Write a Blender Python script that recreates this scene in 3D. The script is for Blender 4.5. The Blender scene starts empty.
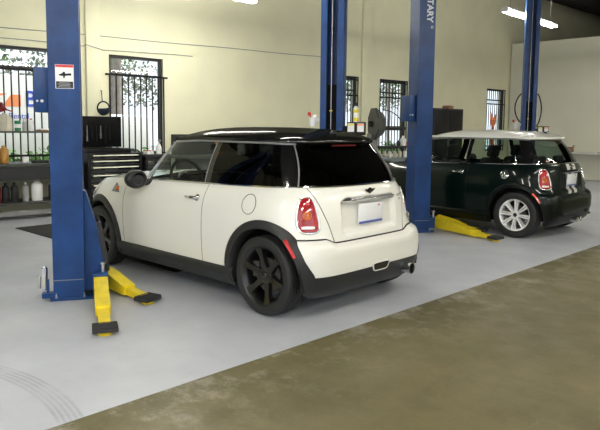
import bpy, bmesh, math, random
from mathutils import Vector, Matrix
random.seed(7)
PI = math.pi
SC = bpy.context.scene
COL = SC.collection

# ------------------------------------------------------------------ materials
def mat(name, col, rough=.5, metal=0., coat=0., bump=0., bscale=40., vary=0., vscale=6., emit=None, spec=.5, coatr=.03):
    m = bpy.data.materials.new(name); m.use_nodes = True
    nt = m.node_tree; b = nt.nodes['Principled BSDF']
    b.inputs['Base Color'].default_value = (*col, 1)
    b.inputs['Roughness'].default_value = rough
    b.inputs['Metallic'].default_value = metal
    b.inputs['Specular IOR Level'].default_value = spec
    if coat:
        b.inputs['Coat Weight'].default_value = coat
        b.inputs['Coat Roughness'].default_value = coatr
    if emit:
        b.inputs['Emission Color'].default_value = (*emit[0], 1)
        b.inputs['Emission Strength'].default_value = emit[1]
    tc = nt.nodes.new('ShaderNodeTexCoord')
    if vary:
        n = nt.nodes.new('ShaderNodeTexNoise'); n.inputs['Scale'].default_value = vscale; n.inputs['Detail'].default_value = 6
        nt.links.new(tc.outputs['Object'], n.inputs['Vector'])
        r = nt.nodes.new('ShaderNodeMapRange'); r.inputs[1].default_value = .3; r.inputs[2].default_value = .7
        r.inputs[3].default_value = 1 - vary; r.inputs[4].default_value = 1 + vary
        nt.links.new(n.outputs['Fac'], r.inputs[0])
        mx = nt.nodes.new('ShaderNodeMix'); mx.data_type = 'RGBA'; mx.blend_type = 'MULTIPLY'; mx.inputs[0].default_value = 1
        mx.inputs[6].default_value = (*col, 1)
        nt.links.new(r.outputs[0], mx.inputs[7]); nt.links.new(mx.outputs[2], b.inputs['Base Color'])
    if bump:
        n2 = nt.nodes.new('ShaderNodeTexNoise'); n2.inputs['Scale'].default_value = bscale; n2.inputs['Detail'].default_value = 4
        nt.links.new(tc.outputs['Object'], n2.inputs['Vector'])
        bp = nt.nodes.new('ShaderNodeBump'); bp.inputs['Strength'].default_value = bump; bp.inputs['Distance'].default_value = .01
        nt.links.new(n2.outputs['Fac'], bp.inputs['Height']); nt.links.new(bp.outputs[0], b.inputs['Normal'])
    return m

def glass(name, tint, refl=.05):
    m = bpy.data.materials.new(name); m.use_nodes = True
    nt = m.node_tree; nt.nodes.clear()
    o = nt.nodes.new('ShaderNodeOutputMaterial'); t = nt.nodes.new('ShaderNodeBsdfTransparent'); g = nt.nodes.new('ShaderNodeBsdfGlossy')
    t.inputs[0].default_value = (*tint, 1); g.inputs['Roughness'].default_value = .02
    lw = nt.nodes.new('ShaderNodeLayerWeight'); lw.inputs[0].default_value = .5       # facing = 1 - |cos|, the same from both sides
    pw = nt.nodes.new('ShaderNodeMath'); pw.operation = 'POWER'; pw.inputs[1].default_value = 5
    nt.links.new(lw.outputs['Facing'], pw.inputs[0])
    a = nt.nodes.new('ShaderNodeMath'); a.operation = 'MULTIPLY_ADD'; a.inputs[1].default_value = .92; a.inputs[2].default_value = refl
    nt.links.new(pw.outputs[0], a.inputs[0])
    mx = nt.nodes.new('ShaderNodeMixShader')
    nt.links.new(a.outputs[0], mx.inputs[0]); nt.links.new(t.outputs[0], mx.inputs[1]); nt.links.new(g.outputs[0], mx.inputs[2])
    nt.links.new(mx.outputs[0], o.inputs[0])
    return m

M = {}
M['lift_blue'] = mat('lift_blue', (.0095, .043, .155), .38, spec=.28, vary=.25, vscale=5, bump=.08, bscale=60)
M['dark_blue'] = mat('dark_blue', (.008, .016, .045), .4, vary=.2)
M['yellow'] = mat('yellow_paint', (.78, .60, .015), .38, vary=.12, vscale=9)
M['rubber'] = mat('rubber', (.022, .022, .023), .75, bump=.2, bscale=120)
M['tyre'] = mat('tyre_rubber', (.014, .014, .015), .55, bump=.15, bscale=90)
M['black'] = mat('black_metal', (.006, .006, .007), .4, vary=.2, spec=.2)
def satin(name, col, amt, rough):
    m = bpy.data.materials.new(name); m.use_nodes = True; nt = m.node_tree; nt.nodes.clear()
    o = nt.nodes.new('ShaderNodeOutputMaterial'); d = nt.nodes.new('ShaderNodeBsdfDiffuse'); g = nt.nodes.new('ShaderNodeBsdfGlossy'); x = nt.nodes.new('ShaderNodeMixShader')
    d.inputs[0].default_value = (*col, 1); g.inputs['Roughness'].default_value = rough; x.inputs[0].default_value = amt
    nt.links.new(d.outputs[0], x.inputs[1]); nt.links.new(g.outputs[0], x.inputs[2]); nt.links.new(x.outputs[0], o.inputs[0])
    return m
M['roof_black'] = satin('roof_black', (.006, .0065, .0055), .09, .10)
M['mirror_black'] = mat('mirror_black', (.010, .010, .011), .38)
M['black_gloss'] = mat('black_gloss', (.004, .004, .005), .12, coat=1)
M['black_matte'] = mat('black_matte', (.012, .012, .013), .6, vary=.2)
M['clad_dark'] = mat('dark_cladding', (.004, .006, .005), .3, spec=.2)
M['cladding'] = mat('black_cladding', (.018, .0185, .019), .45, bump=.1, bscale=300)
M['black_rim'] = mat('black_rim', (.005, .005, .0055), .32, coat=.3)
M['silver_rim'] = mat('silver_rim', (.88, .88, .88), .3, metal=.2)
M['chrome'] = mat('chrome', (.80, .80, .80), .10, metal=1)
M['bright_chrome'] = mat('bright_chrome', (.74, .74, .74), .24, metal=1)
M['dark_mirror'] = mat('dark_mirror', (.06, .065, .07), .08, metal=1)
M['pillar_line'] = mat('pillar_line', (.42, .43, .44), .3, metal=.5)
M['pull'] = mat('pale_pull', (.88, .86, .70), .35)
M['steel'] = mat('steel', (.55, .55, .56), .32, metal=.9, vary=.15)
M['grey'] = mat('grey_metal', (.20, .20, .20), .45, vary=.2)
M['grey_green'] = mat('grey_green', (.05, .054, .046), .45, vary=.2)
M['midgrey'] = mat('mid_grey', (.35, .35, .34), .5, vary=.15)
M['white_paint'] = mat('cream_paint', (.87, .85, .785), .35, coat=1)
M['white_roof'] = mat('white_roof', (.85, .85, .80), .35, coat=1)
M['green_paint'] = mat('green_paint', (.0010, .0060, .0046), .30, coat=.4, spec=.12)
M['white'] = mat('white_plain', (.85, .85, .84), .5)
M['stripe'] = mat('white_stripe', (.75, .75, .73), .3, coat=1)
M['red'] = mat('red_plain', (.55, .02, .02), .4)
M['red_lens'] = mat('red_lens', (.36, .010, .016), .10, coat=1)
M['red_refl'] = mat('red_reflector', (.60, .03, .03), .4)
M['flash_lit_refl'] = mat('flash_lit_reflector', (.95, .18, .14), .15, coat=1)  # lighter copy of the reflector red, a flash's glow painted in
M['brake_highlight_red'] = mat('brake_highlight_red', (.55, .05, .05), .25)  # lighter red, a highlight on the tail lamp put into the colour
M['amber'] = mat('amber_lens', (.50, .09, .008), .15, coat=.6)
M['orange'] = mat('orange_paint', (.60, .14, .03), .4, vary=.15)
M['lens_white'] = mat('white_lens', (.85, .82, .82), .1, coat=1)
M['interior'] = mat('dark_interior', (.02, .02, .021), .7, vary=.2)
M['seat'] = mat('dark_seat', (.018, .018, .02), .65, bump=.2, bscale=80)
M['dash'] = mat('grey_dash', (.10, .105, .10), .45)
M['disc'] = mat('disc_metal', (.10, .09, .085), .5, metal=.8)
M['plate_white'] = mat('plate_white', (.93, .93, .95), .3, coat=.5)
M['plate_blue'] = mat('plate_blue', (.10, .14, .42), .4)
M['cream'] = mat('cream_plastic', (.62, .58, .46), .5, vary=.1)
M['green_can'] = mat('green_can', (.02, .20, .08), .35)
M['brown'] = mat('brown_card', (.26, .14, .07), .6, vary=.15)
M['amber_oil'] = mat('amber_plastic', (.50, .26, .05), .35, vary=.1)
M['darkred'] = mat('dark_red', (.22, .015, .02), .4)
M['label_yellow'] = mat('label_yellow', (.85, .70, .05), .5)
M['lamp_metal'] = mat('lamp_white', (.7, .7, .68), .5)
M['tube'] = mat('tube_glow', (1, 1, 1), .5, emit=((1.0, .97, .85), 14))
M['glass_clear'] = glass('glass_clear', (.80, .86, .84), .02)
M['glass_tint'] = glass('glass_tint', (.055, .058, .055), .028)
M['glass_green'] = glass('glass_green', (.50, .58, .54), .03)
M['pane'] = glass('window_pane', (.95, .97, .97))
M['text_blue'] = mat('text_blue', (.04, .10, .55), .5)
M['text_orange'] = mat('text_orange', (.95, .30, .12), .5)
M['text_white'] = mat('text_white', (.62, .66, .70), .5)

# ------------------------------------------------------------------ mesh builder
class MB:
    def __init__(s): s.bm = bmesh.new(); s.slot = 0
    def _fin(s, faces):
        for f in faces: f.material_index = s.slot
    def box(s, c, size, rz=0, rot=None, bevel=0, seg=2, taper=None):
        R = rot if rot is not None else Matrix.Rotation(rz, 3, 'Z')
        hx, hy, hz = size[0]/2, size[1]/2, size[2]/2
        vs = []
        for x in (-1, 1):
            for y in (-1, 1):
                for z in (-1, 1):
                    k = taper if (taper and z > 0) else 1
                    vs.append(s.bm.verts.new(Vector(c) + R @ Vector((x*hx*k, y*hy*k, z*hz))))
        F = [(0,1,3,2),(4,6,7,5),(0,4,5,1),(2,3,7,6),(0,2,6,4),(1,5,7,3)]
        fs = [s.bm.faces.new([vs[i] for i in f]) for f in F]
        s._fin(fs)
        if bevel:
            es = list({e for f in fs for e in f.edges})
            r = bmesh.ops.bevel(s.bm, geom=es, offset=bevel, segments=seg, profile=.5, affect='EDGES')
            s._fin(r['faces'])
    def cyl(s, p0, p1, r0, r1=None, n=16, caps=True):
        p0, p1 = Vector(p0), Vector(p1); r1 = r0 if r1 is None else r1
        d = (p1-p0).normalized(); a = d.orthogonal().normalized(); b = d.cross(a)
        r0s = [s.bm.verts.new(p0 + (a*math.cos(t)+b*math.sin(t))*r0) for t in [2*PI*i/n for i in range(n)]]
        r1s = [s.bm.verts.new(p1 + (a*math.cos(t)+b*math.sin(t))*r1) for t in [2*PI*i/n for i in range(n)]]
        fs = [s.bm.faces.new([r0s[i], r0s[(i+1)%n], r1s[(i+1)%n], r1s[i]]) for i in range(n)]
        if caps: fs += [s.bm.faces.new(r0s[::-1]), s.bm.faces.new(r1s)]
        s._fin(fs)
    def tube(s, pts, r, n=8, closed=False, flat=None):
        pts = [Vector(p) for p in pts]; N = len(pts); rings = []
        prev = None
        for i, p in enumerate(pts):
            if closed: d = pts[(i+1) % N] - pts[i-1]
            else: d = pts[min(i+1, N-1)] - pts[max(i-1, 0)]
            d.normalize()
            if prev is None: a = d.orthogonal().normalized()
            else:
                a = prev - d*prev.dot(d)
                a = a.normalized() if a.length > 1e-6 else d.orthogonal().normalized()
            prev = a; b = d.cross(a)
            rings.append([s.bm.verts.new(p + (a*math.cos(t)+b*math.sin(t))*r) for t in [2*PI*k/n for k in range(n)]])
        fs = []
        for i in range(N if closed else N-1):
            A, B = rings[i], rings[(i+1) % N]
            fs += [s.bm.faces.new([A[k], A[(k+1)%n], B[(k+1)%n], B[k]]) for k in range(n)]
        if not closed: fs += [s.bm.faces.new(rings[0][::-1]), s.bm.faces.new(rings[-1])]
        s._fin(fs)
    def lathe(s, prof, o=(0,0,0), axis='Z', n=32, caps=False):
        o = Vector(o); rings = []
        for r, h in prof:
            ring = []
            for k in range(n):
                t = 2*PI*k/n; x, y = r*math.cos(t), r*math.sin(t)
                p = Vector((x, y, h)) if axis == 'Z' else (Vector((x, h, y)) if axis == 'Y' else Vector((h, x, y)))
                ring.append(s.bm.verts.new(o+p))
            rings.append(ring)
        fs = []
        for A, B in zip(rings, rings[1:]):
            fs += [s.bm.faces.new([A[k], A[(k+1)%n], B[(k+1)%n], B[k]]) for k in range(n)]
        if caps: fs += [s.bm.faces.new(rings[0][::-1]), s.bm.faces.new(rings[-1])]
        s._fin(fs)
    def grid(s, P):
        V = [[s.bm.verts.new(p) for p in row] for row in P]; fs = []
        for i in range(len(V)-1):
            for j in range(len(V[0])-1):
                fs.append(s.bm.faces.new([V[i][j], V[i][j+1], V[i+1][j+1], V[i+1][j]]))
        s._fin(fs); return V
    def prism(s, poly, ext, mtx=None):
        """poly: 2-D outline in local XY, pushed ext along local Z, placed by mtx"""
        mtx = mtx or Matrix.Identity(4)
        a = [s.bm.verts.new(mtx @ Vector((x, y, 0))) for x, y in poly]
        b = [s.bm.verts.new(mtx @ Vector((x, y, ext))) for x, y in poly]
        n = len(poly)
        fs = [s.bm.faces.new([a[i], a[(i+1)%n], b[(i+1)%n], b[i]]) for i in range(n)]
        fs += [s.bm.faces.new(a[::-1]), s.bm.faces.new(b)]
        s._fin(fs)
    def poly(s, pts):
        s._fin([s.bm.faces.new([s.bm.verts.new(p) for p in pts])])
    def build(s, name, mats, parent=None, angle=38, weld=False):
        if weld: bmesh.ops.remove_doubles(s.bm, verts=s.bm.verts, dist=1e-4)
        bmesh.ops.recalc_face_normals(s.bm, faces=s.bm.faces)
        for f in s.bm.faces: f.smooth = True
        for e in s.bm.edges:
            if len(e.link_faces) == 2 and e.calc_face_angle(0) > math.radians(angle): e.smooth = False
        me = bpy.data.meshes.new(name); s.bm.to_mesh(me); s.bm.free()
        for m in (mats if isinstance(mats, (list, tuple)) else [mats]): me.materials.append(m)
        o = bpy.data.objects.new(name, me); COL.objects.link(o)
        if parent: o.parent = parent
        return o

def thing(name, label, cat, loc=(0,0,0), rz=0, group=None):
    o = bpy.data.objects.new(name, None); COL.objects.link(o)
    o.location = loc; o.rotation_euler = (0, 0, rz); o.empty_display_size = .1
    return tag(o, label, cat, group)
def tag(o, label, cat, group=None):
    o['label'] = label; o['category'] = cat
    if group: o['group'] = group
    return o
def struct(o): o['kind'] = 'structure'; return o
def copy_tree(o, parent=None):
    c = o.copy(); COL.objects.link(c)
    if parent: c.parent = parent
    for ch in list(o.children): copy_tree(ch, c)
    return c
def text_mesh(name, s, size, m, parent, mtx, ext=.002, align='CENTER', bold=0):
    cu = bpy.data.curves.new(name, 'FONT'); cu.body = s; cu.size = size; cu.extrude = ext; cu.offset = bold
    cu.align_x = align; cu.align_y = 'CENTER'
    t = bpy.data.objects.new(name+'_tmp', cu); COL.objects.link(t)
    dg = bpy.context.evaluated_depsgraph_get()
    me = bpy.data.meshes.new_from_object(t.evaluated_get(dg)); bpy.data.objects.remove(t)
    me.transform(mtx); me.materials.clear(); me.materials.append(m)
    o = bpy.data.objects.new(name, me); COL.objects.link(o); o.parent = parent
    return o

# ------------------------------------------------------------------ curves for the car
def herm(pts):
    xs = [p[0] for p in pts]; ys = [p[1] for p in pts]; n = len(xs)
    d = [(ys[i+1]-ys[i])/(xs[i+1]-xs[i]) for i in range(n-1)]
    m = [d[0]] + [0 if d[i-1]*d[i] <= 0 else 2*d[i-1]*d[i]/(d[i-1]+d[i]) for i in range(1, n-1)] + [d[-1]]
    def f(x):
        if x <= xs[0]: return ys[0]
        if x >= xs[-1]: return ys[-1]
        i = 0
        while x > xs[i+1]: i += 1
        h = xs[i+1]-xs[i]; t = (x-xs[i])/h
        return ((2*t**3-3*t*t+1)*ys[i] + (t**3-2*t*t+t)*h*m[i] + (-2*t**3+3*t*t)*ys[i+1] + (t**3-t*t)*h*m[i+1])
    return f
def sstep(a, b, x):
    t = max(0, min(1, (x-a)/(b-a))); return t*t*(3-2*t)
def lerp(a, b, t): return a+(b-a)*t

class Skin:
    """half outline (left side) as a function of q: 0 rear centre .. 1 side rear .. 2 side front .. 3 front centre"""
    def row(s, r): raise NotImplementedError
    def xy(s, q, r):
        xr, xcr, nr, w, xf, xcf, nf = s.row(r)
        if q <= 1:
            t = max(q, 0)*PI/2
            return xcr-(xcr-xr)*abs(math.cos(t))**(2/nr), w*abs(math.sin(t))**(2/nr)
        if q <= 2: return lerp(xcr, xcf, q-1), w
        t = (3-min(q, 3))*PI/2
        return xcf+(xf-xcf)*abs(math.cos(t))**(2/nf), w*abs(math.sin(t))**(2/nf)
    def qx(s, x, r):
        xr, xcr, nr, w, xf, xcf, nf = s.row(r)
        if x < xcr:
            k = min(1, (xcr-x)/(xcr-xr)); return math.acos(k**(nr/2))/(PI/2)
        if x <= xcf: return 1+(x-xcr)/(xcf-xcr)
        k = min(1, (x-xcf)/(xf-xcf)); return 3-math.acos(k**(nf/2))/(PI/2)
    def qy(s, y, r, front=False):
        xr, xcr, nr, w, xf, xcf, nf = s.row(r)
        n = nf if front else nr
        t = math.asin(min(1, (abs(y)/w)**(n/2)))/(PI/2)
        return 3-t if front else t
    def base(s, q, r):
        x, y = s.xy(q, r); return s.zmap(x, y, r)
    def at(s, q, r, off=0., side=1):
        p = s.base(q, r)
        if off:
            e = .004
            a, b = Vector(s.base(max(q-e, 0), r)), Vector(s.base(min(q+e, 3), r))
            t = b-a; n = Vector((-t.y, t.x, 0))
            if q <= e: n = Vector((-1, 0, 0))
            if q >= 3-e: n = Vector((1, 0, 0))
            if n.length > 0: n.normalize()
            p = Vector(p)+n*off
        return Vector((p[0], p[1]*side, p[2]))

class Body(Skin):
    def __init__(s, d=None):
        s.xr = herm([(.15,-.37),(.19,-.44),(.24,-.475),(.32,-.495),(.40,-.505),(.50,-.505),(.565,-.500),(.588,-.486),(.604,-.460),(.618,-.447),(.66,-.444),(.76,-.436),(.86,-.424),(.93,-.408),(.975,-.390),(1.0,-.372)])
        s.w = herm([(.15,.775),(.19,.795),(.25,.812),(.34,.826),(.46,.836),(.58,.840),(.70,.838),(.80,.828),(.88,.806),(.94,.776),(.98,.750),(1.0,.735)])
        s.nr = herm([(.15,5.0),(.30,6.0),(.46,6.0),(.60,4.7),(.63,4.2),(.69,3.6),(.80,3.2),(1.0,3.1)])
        s.xf = herm([(.15,2.98),(.25,3.12),(.45,3.18),(.62,3.17),(.76,3.13),(.88,3.06),(1.0,2.96)])
        s.zt = herm([(-.6,1.008),(-.3,1.008),(0,1.0),(.8,.976),(1.7,.951),(1.95,.942),(2.3,.925),(2.6,.900),(2.85,.862),(3.0,.812),(3.1,.76),(3.2,.71)])
    def row(s, r): return s.xr(r), .25, s.nr(r), s.w(r), s.xf(r), 2.0, 2.7
    def zmap(s, x, y, r):
        z = r if r <= .34 else .34+(r-.34)*(s.zt(x)-.34)/.66
        if x < -.2 and abs(y) < .45:          # number-plate recess
            k = sstep(.37, .33, abs(y))*sstep(.655, .69, r)*sstep(.885, .865, r)
            x += .035*k
        if x < .1 and abs(y) < .6:            # the bumper shelf dips in the middle
            z -= .036*sstep(.57, .45, abs(y))*sstep(.46, .59, r)*sstep(.78, .63, r)
        return (x, y, z)
    def r_of(s, x, z):
        return z if z <= .34 else .34+(z-.34)*.66/(s.zt(x)-.34)

class Cabin(Skin):
    def __init__(s, body):
        s.b = body
    def row(s, v):
        b = math.sin(PI*min(max(v, 0), 1))
        return (lerp(-.372, -.105, v)-.012*b, .25, lerp(3.1, 3.8, v), lerp(.735, .572, v)+.016*b,
                lerp(2.02, 1.68, v)+.012*b, lerp(1.30, 1.15, v), lerp(3.6, 3.4, v))
    def zmap(s, x, y, v):
        zb = s.b.zt(min(x, 1.75))-.004
        zt = 1.340-.035*sstep(1.0, 1.70, x)-.008*sstep(.3, -.2, x)
        return (x, y, lerp(zb, zt, v))

ARCH = ((0., .372), (2.467, .372))
def patch(mb, sk, qa, qb, r0, r1, nq, nr, off=0., side=1, cut=None, ins=0.):
    """grid on the skin between q-limits (functions of r); faces inside the wheel cut-outs are dropped and the border pulled to the circle"""
    rs = [lerp(r0, r1, i/nr) for i in range(nr+1)]
    P, Q = [], []
    for r in rs:
        a, b = qa(r), qb(r); row, qr = [], []
        for j in range(nq+1):
            q = lerp(a, b, j/nq); row.append(sk.at(q, r, off, side)); qr.append((q, r))
        P.append(row); Q.append(qr)
    if not cut: return mb.grid(P)
    ins_ = [[None]*(nq+1) for _ in rs]
    for i in range(nr+1):
        for j in range(nq+1):
            p = P[i][j]
            for cx, R in cut:
                R += ins
                if abs(p.y) > .45 and math.hypot(p.x-cx, p.z-.31) < R: ins_[i][j] = (cx, R)
    V = [[None]*(nq+1) for _ in rs]; fs = []
    def vert(i, j):
        if V[i][j] is None:
            p = P[i][j].copy()
            if ins_[i][j]:
                cx, R = ins_[i][j]; dx, dz = p.x-cx, p.z-.31; k = R/max(math.hypot(dx, dz), 1e-5)
                x, z = cx+dx*k, max(.31+dz*k, .15)
                r = sk.r_of(x, z); p = sk.at(sk.qx(x, r), r, off, side); p.x, p.z = x, z
            V[i][j] = mb.bm.verts.new(p)
        return V[i][j]
    for i in range(nr):
        for j in range(nq):
            c = [(i, j), (i, j+1), (i+1, j+1), (i+1, j)]
            if all(ins_[a][b] for a, b in c): continue
            fs.append(mb.bm.faces.new([vert(a, b) for a, b in c]))
    mb._fin(fs)

def decal(mb, sk, pos, outline, off, dome=0., rings=6, hole=0., side=1):
    """filled shape on the skin: outline(t)->(h, dz) about pos=(q0, r0); h is metres along the skin"""
    q0, r0 = pos
    def spot(h, z, o):
        r = r0+z
        # walk along the skin by arc length
        e = .002; q = q0; rem = abs(h); sg = 1 if h > 0 else -1
        a = sk.at(q, r)
        while rem > 1e-6:
            b = sk.at(q+sg*e, r); d = (b-a).length
            if d < 1e-7: q += sg*e; a = b; continue
            if d > rem: q += sg*e*rem/d; break
            rem -= d; q += sg*e; a = b
            if q < -.0 or q > 3: break
        return sk.at(q, r, o, side)
    n = 40
    lv = [1-(1-hole)*k/rings for k in range(rings+1)]
    rows = []
    for s_ in lv:
        rows.append([spot(outline(2*PI*k/n)[0]*s_, outline(2*PI*k/n)[1]*s_, off+dome*(1-s_**2)) for k in range(n)])
    V = [[mb.bm.verts.new(p) for p in row] for row in rows]
    fs = []
    for A, B in zip(V, V[1:]):
        fs += [mb.bm.faces.new([A[k], A[(k+1)%n], B[(k+1)%n], B[k]]) for k in range(n)]
    mb._fin(fs)
    return rows[0]
def superell(a, b, n=4, skew=0., taper=0.):
    def f(t):
        c, s_ = math.cos(t), math.sin(t)
        x = a*math.copysign(abs(c)**(2/n), c); y = b*math.copysign(abs(s_)**(2/n), s_)
        return x*(1-taper*y/b)+skew*y/b, y
    return f
# ------------------------------------------------------------------ cars
def make_wheel(car, x, side, style, rim_m, turn=0.):
    w = MB()
    ang0 = .3
    if style == 'five':
        w.lathe([(.2160,-.10),(.2180,-.095),(.205,-.085),(.195,-.05),(.190,.05),(.200,.082),(.206,.088),(.218,.096),(.2225,.100),(.2225,.094)], axis='Y', n=48)
        n = 6
        for k in range(n):
            a = ang0+2*PI*k/n
            R = Matrix.Rotation(-a, 4, 'Y')
            prof = [(.045,-.028),(.11,-.019),(.165,-.022),(.210,-.036),(.210,.036),(.165,.022),(.11,.019),(.045,.028)]
            top = lambda r: .060+.030*(r/.2)**2
            va = [w.bm.verts.new(R @ Vector((px, top(px), pz))) for px, pz in prof]
            vb = [w.bm.verts.new(R @ Vector((px, top(px)-.035, pz*1.25))) for px, pz in prof]
            m_ = len(prof)
            w.bm.faces.new(va); w.bm.faces.new(vb[::-1])
            for i in range(m_): w.bm.faces.new([va[i], vb[i], vb[(i+1)%m_], va[(i+1)%m_]])
        w.lathe([(0,.066),(.045,.066),(.062,.060),(.070,.045),(.070,.02)], axis='Y', n=32)
    else:
        w.lathe([(.2160,-.10),(.2180,-.095),(.205,-.085),(.198,-.05),(.192,.05),(.196,.075),(.204,.086),(.216,.094),(.2225,.100),(.2225,.094)], axis='Y', n=48)
        n = 8
        for k in range(n):
            a = ang0*.3+2*PI*k/n
            R = Matrix.Rotation(-a, 4, 'Y')
            for sgn in (-1, 1):
                prof = [(.040, sgn*.002),(.12, sgn*.003),(.204, sgn*.005),(.206, sgn*.030),(.13, sgn*.022),(.040, sgn*.017)]
                top = lambda r: .068+.020*(r/.2)
                va = [w.bm.verts.new(R @ Vector((px, top(px)-(.006 if abs(pz) < .006 else 0), pz))) for px, pz in prof]
                vb = [w.bm.verts.new(R @ Vector((px, top(px)-.035, pz*1.1))) for px, pz in prof]
                m_ = len(prof)
                w.bm.faces.new(va); w.bm.faces.new(vb[::-1])
                for i in range(m_): w.bm.faces.new([va[i], vb[i], vb[(i+1)%m_], va[(i+1)%m_]])
        w.lathe([(.026,.072),(.044,.072),(.055,.066),(.060,.045)], axis='Y', n=32)
    big = style == 'five'
    if big:
        for v in w.bm.verts: v.co.x *= 1.06; v.co.z *= 1.06
    wh = w.build('wheel', rim_m, car, angle=30)
    if style == 'five': wh.scale = (1.0, 1, 1.0)
    wh.location = (x, side*.728, .31); wh.rotation_euler = (0, 0, (0 if side > 0 else PI)+turn)
    t = MB()
    r0_ = .229 if big else .216
    pr = [(r0_,-.094),(r0_+.006,-.101),(r0_+.018,-.104),(.268,-.107),(.289,-.104),(.302,-.096),(.3085,-.082)]
    for g in (-.052, -.018, .018, .052):
        pr += [(.310,g-.007),(.301,g-.006),(.301,g+.006),(.310,g+.007)]
    pr += [(.3085,.082),(.302,.096),(.289,.104),(.268,.107),(r0_+.018,.104),(r0_+.006,.101),(r0_,.094)]
    t.lathe(pr, axis='Y', n=64); t.build('tyre', M['tyre'], wh, angle=30)
    h = MB(); h.lathe([(0,.078),(.018,.078),(.027,.073),(.029,.060)], axis='Y', n=24); h.build('hub_cap', M['black_gloss'], wh)
    d = MB(); d.lathe([(.06,.030),(.135,.030),(.135,.005),(.06,.005)], axis='Y', n=40)
    d.box((.12, .02, .03), (.07, .06, .13), bevel=.01); d.build('brake_disc', M['disc'], wh)
    return wh

def make_car(label, loc, rz, S=False):
    car = thing('hatchback_car', label, 'car', loc, rz)
    B = Body(); C = Cabin(B)
    paint = M['green_paint'] if S else M['white_paint']
    roofm = M['white_roof'] if S else M['roof_black']
    tint = M['glass_green'] if S else M['glass_tint']
    XD0, XD1, XF = .735, 1.975, .0
    clad = M['clad_dark'] if S else M['cladding']
    qc = lambda v: (lambda r: v)
    qx = lambda x: (lambda r: B.qx(x, r))
    tail_y = herm([(.60,.465),(.64,.475),(.80,.535),(1.0,.605)])
    qt = lambda r: B.qy(tail_y(r), r)
    g = .0028
    # --- body shell: rear quarters, fenders, nose
    for sd in (1, -1):
        m = MB()
        patch(m, B, lambda r: qt(r)+.004, qx(XD0-g), .622, .998, 56, 26, side=sd, cut=ARCH)
        patch(m, B, qx(.02), qx(XD0-g), .305, .622, 44, 22, side=sd, cut=ARCH)
        m.build('rear_quarter', paint, car, weld=True)
    m = MB()
    for sd in (1, -1):
        patch(m, B, qx(XD1+g), qx(2.9), .305, .998, 62, 46, side=sd, cut=ARCH)
        patch(m, B, qx(2.9), qc(3), .30, .998, 30, 46, side=sd)
    m.build('front_body', paint, car, weld=True)
    # --- dark lining behind the panel gaps and floor pan
    m = MB()
    for sd in (1, -1):
        patch(m, B, qc(0), qc(3), .19, .985, 190, 40, off=-.012, side=sd, cut=ARCH, ins=.004)
    m.box((1.22, 0, .205), (1.60, 1.50, .05)); m.box((1.3, 0, .24), (3.3, 1.0, .06))
    m.build('body_lining', M['black_matte'], car, weld=True)
    # --- bonnet
    m = MB(); rows = []
    xs = [1.72, 1.85, 2.0, 2.15, 2.3, 2.45, 2.6, 2.72, 2.82, 2.9, 2.94, 2.955]
    for x in xs:
        r = 1.0; q = B.qx(x, r); p = B.at(q, r); row = []
        for k in range(-12, 13):
            t = k/12; row.append((x, p.y*t, p.z+.052*(1-abs(t)**2.4)*min(1, (2.975-x)/.2)))
        rows.append(row)
    m.grid(rows); m.build('bonnet', paint, car)
    # --- doors with handle
    for sd in (1, -1):
        m = MB(); patch(m, B, qx(XD0+g), qx(XD1-g), .315, .998, 44, 34, side=sd)
        d = m.build('door', paint, car)
        m = MB()
        hx, hz = .885, .845; r = B.r_of(hx, hz); y0 = B.at(B.qx(hx, r), r).y
        m.tube([(hx-.085, sd*(y0+.004), hz+.004),(hx-.065, sd*(y0+.032), hz+.006),(hx, sd*(y0+.040), hz+.006),(hx+.06, sd*(y0+.030), hz+.004),(hx+.08, sd*(y0+.004), hz+.002)], .013, 10)
        m.lathe([(0,.012),(.022,.012),(.030,.004),(.034,-.004)], o=(hx-.06, sd*y0, hz), axis='Y', n=20) if sd > 0 else m.lathe([(0,-.012),(.022,-.012),(.030,-.004),(.034,.004)], o=(hx-.06, sd*y0, hz), axis='Y', n=20)
        h = m.build('door_handle', M['chrome'], d); h['label'] = 'chrome bow handle'
    # --- tailgate
    m = MB()
    for sd in (1, -1): patch(m, B, qc(0), lambda r: qt(r)-.004, .622, .992, 44, 40, side=sd)
    tail = m.build('tailgate', paint, car, weld=True)
    # sill between tailgate and rear glass
    # --- rear bumper + black lower valance
    vz = herm([(0,.350),(.40,.352),(.62,.366),(.8,.385)])
    m = MB()
    for sd in (1, -1):
        patch(m, B, qc(0), qx(.02), .352, .612, 70, 24, off=.004, side=sd, cut=ARCH, ins=.0)
    bump = m.build('rear_bumper', paint, car, weld=True)
    m = MB()
    for sd in (1, -1):
        patch(m, B, qc(0), qx(.02), .165, .349, 60, 14, off=.001, side=sd, cut=ARCH)
        # thin rail that closes the top edge of the valance
    xa = herm([(.33,-.445),(.37,-.442),(.42,-.425),(.48,-.398),(.54,-.365),(.58,-.335)])
    for sd in (1, -1): patch(m, B, lambda r: B.qx(xa(r), r), qx(.02), .335, .58, 30, 18, off=.009, side=sd, cut=ARCH)
    m.build('rear_valance', clad, car, weld=True)
    # front lower valance
    m = MB()
    for sd in (1, -1): patch(m, B, qx(2.84), qc(3), .165, .30, 26, 8, off=.001, side=sd)
    m.build('front_valance', clad, car, weld=True)
    # --- black sills
    for sd in (1, -1):
        m = MB(); rows = []
        prof = [(.165,-.03),(.17,.004),(.19,.012),(.235,.014),(.245,.022),(.285,.026),(.305,.018),(.318,.002)]
        for k in range(31):
            x = lerp(.34, 2.10, k/30); row = []
            for z, o in prof:
                p = B.at(B.qx(x, z), z, o, sd); row.append((x, p.y, z))
            rows.append(row)
        m.grid(rows); m.build('sill', clad, car)
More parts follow.
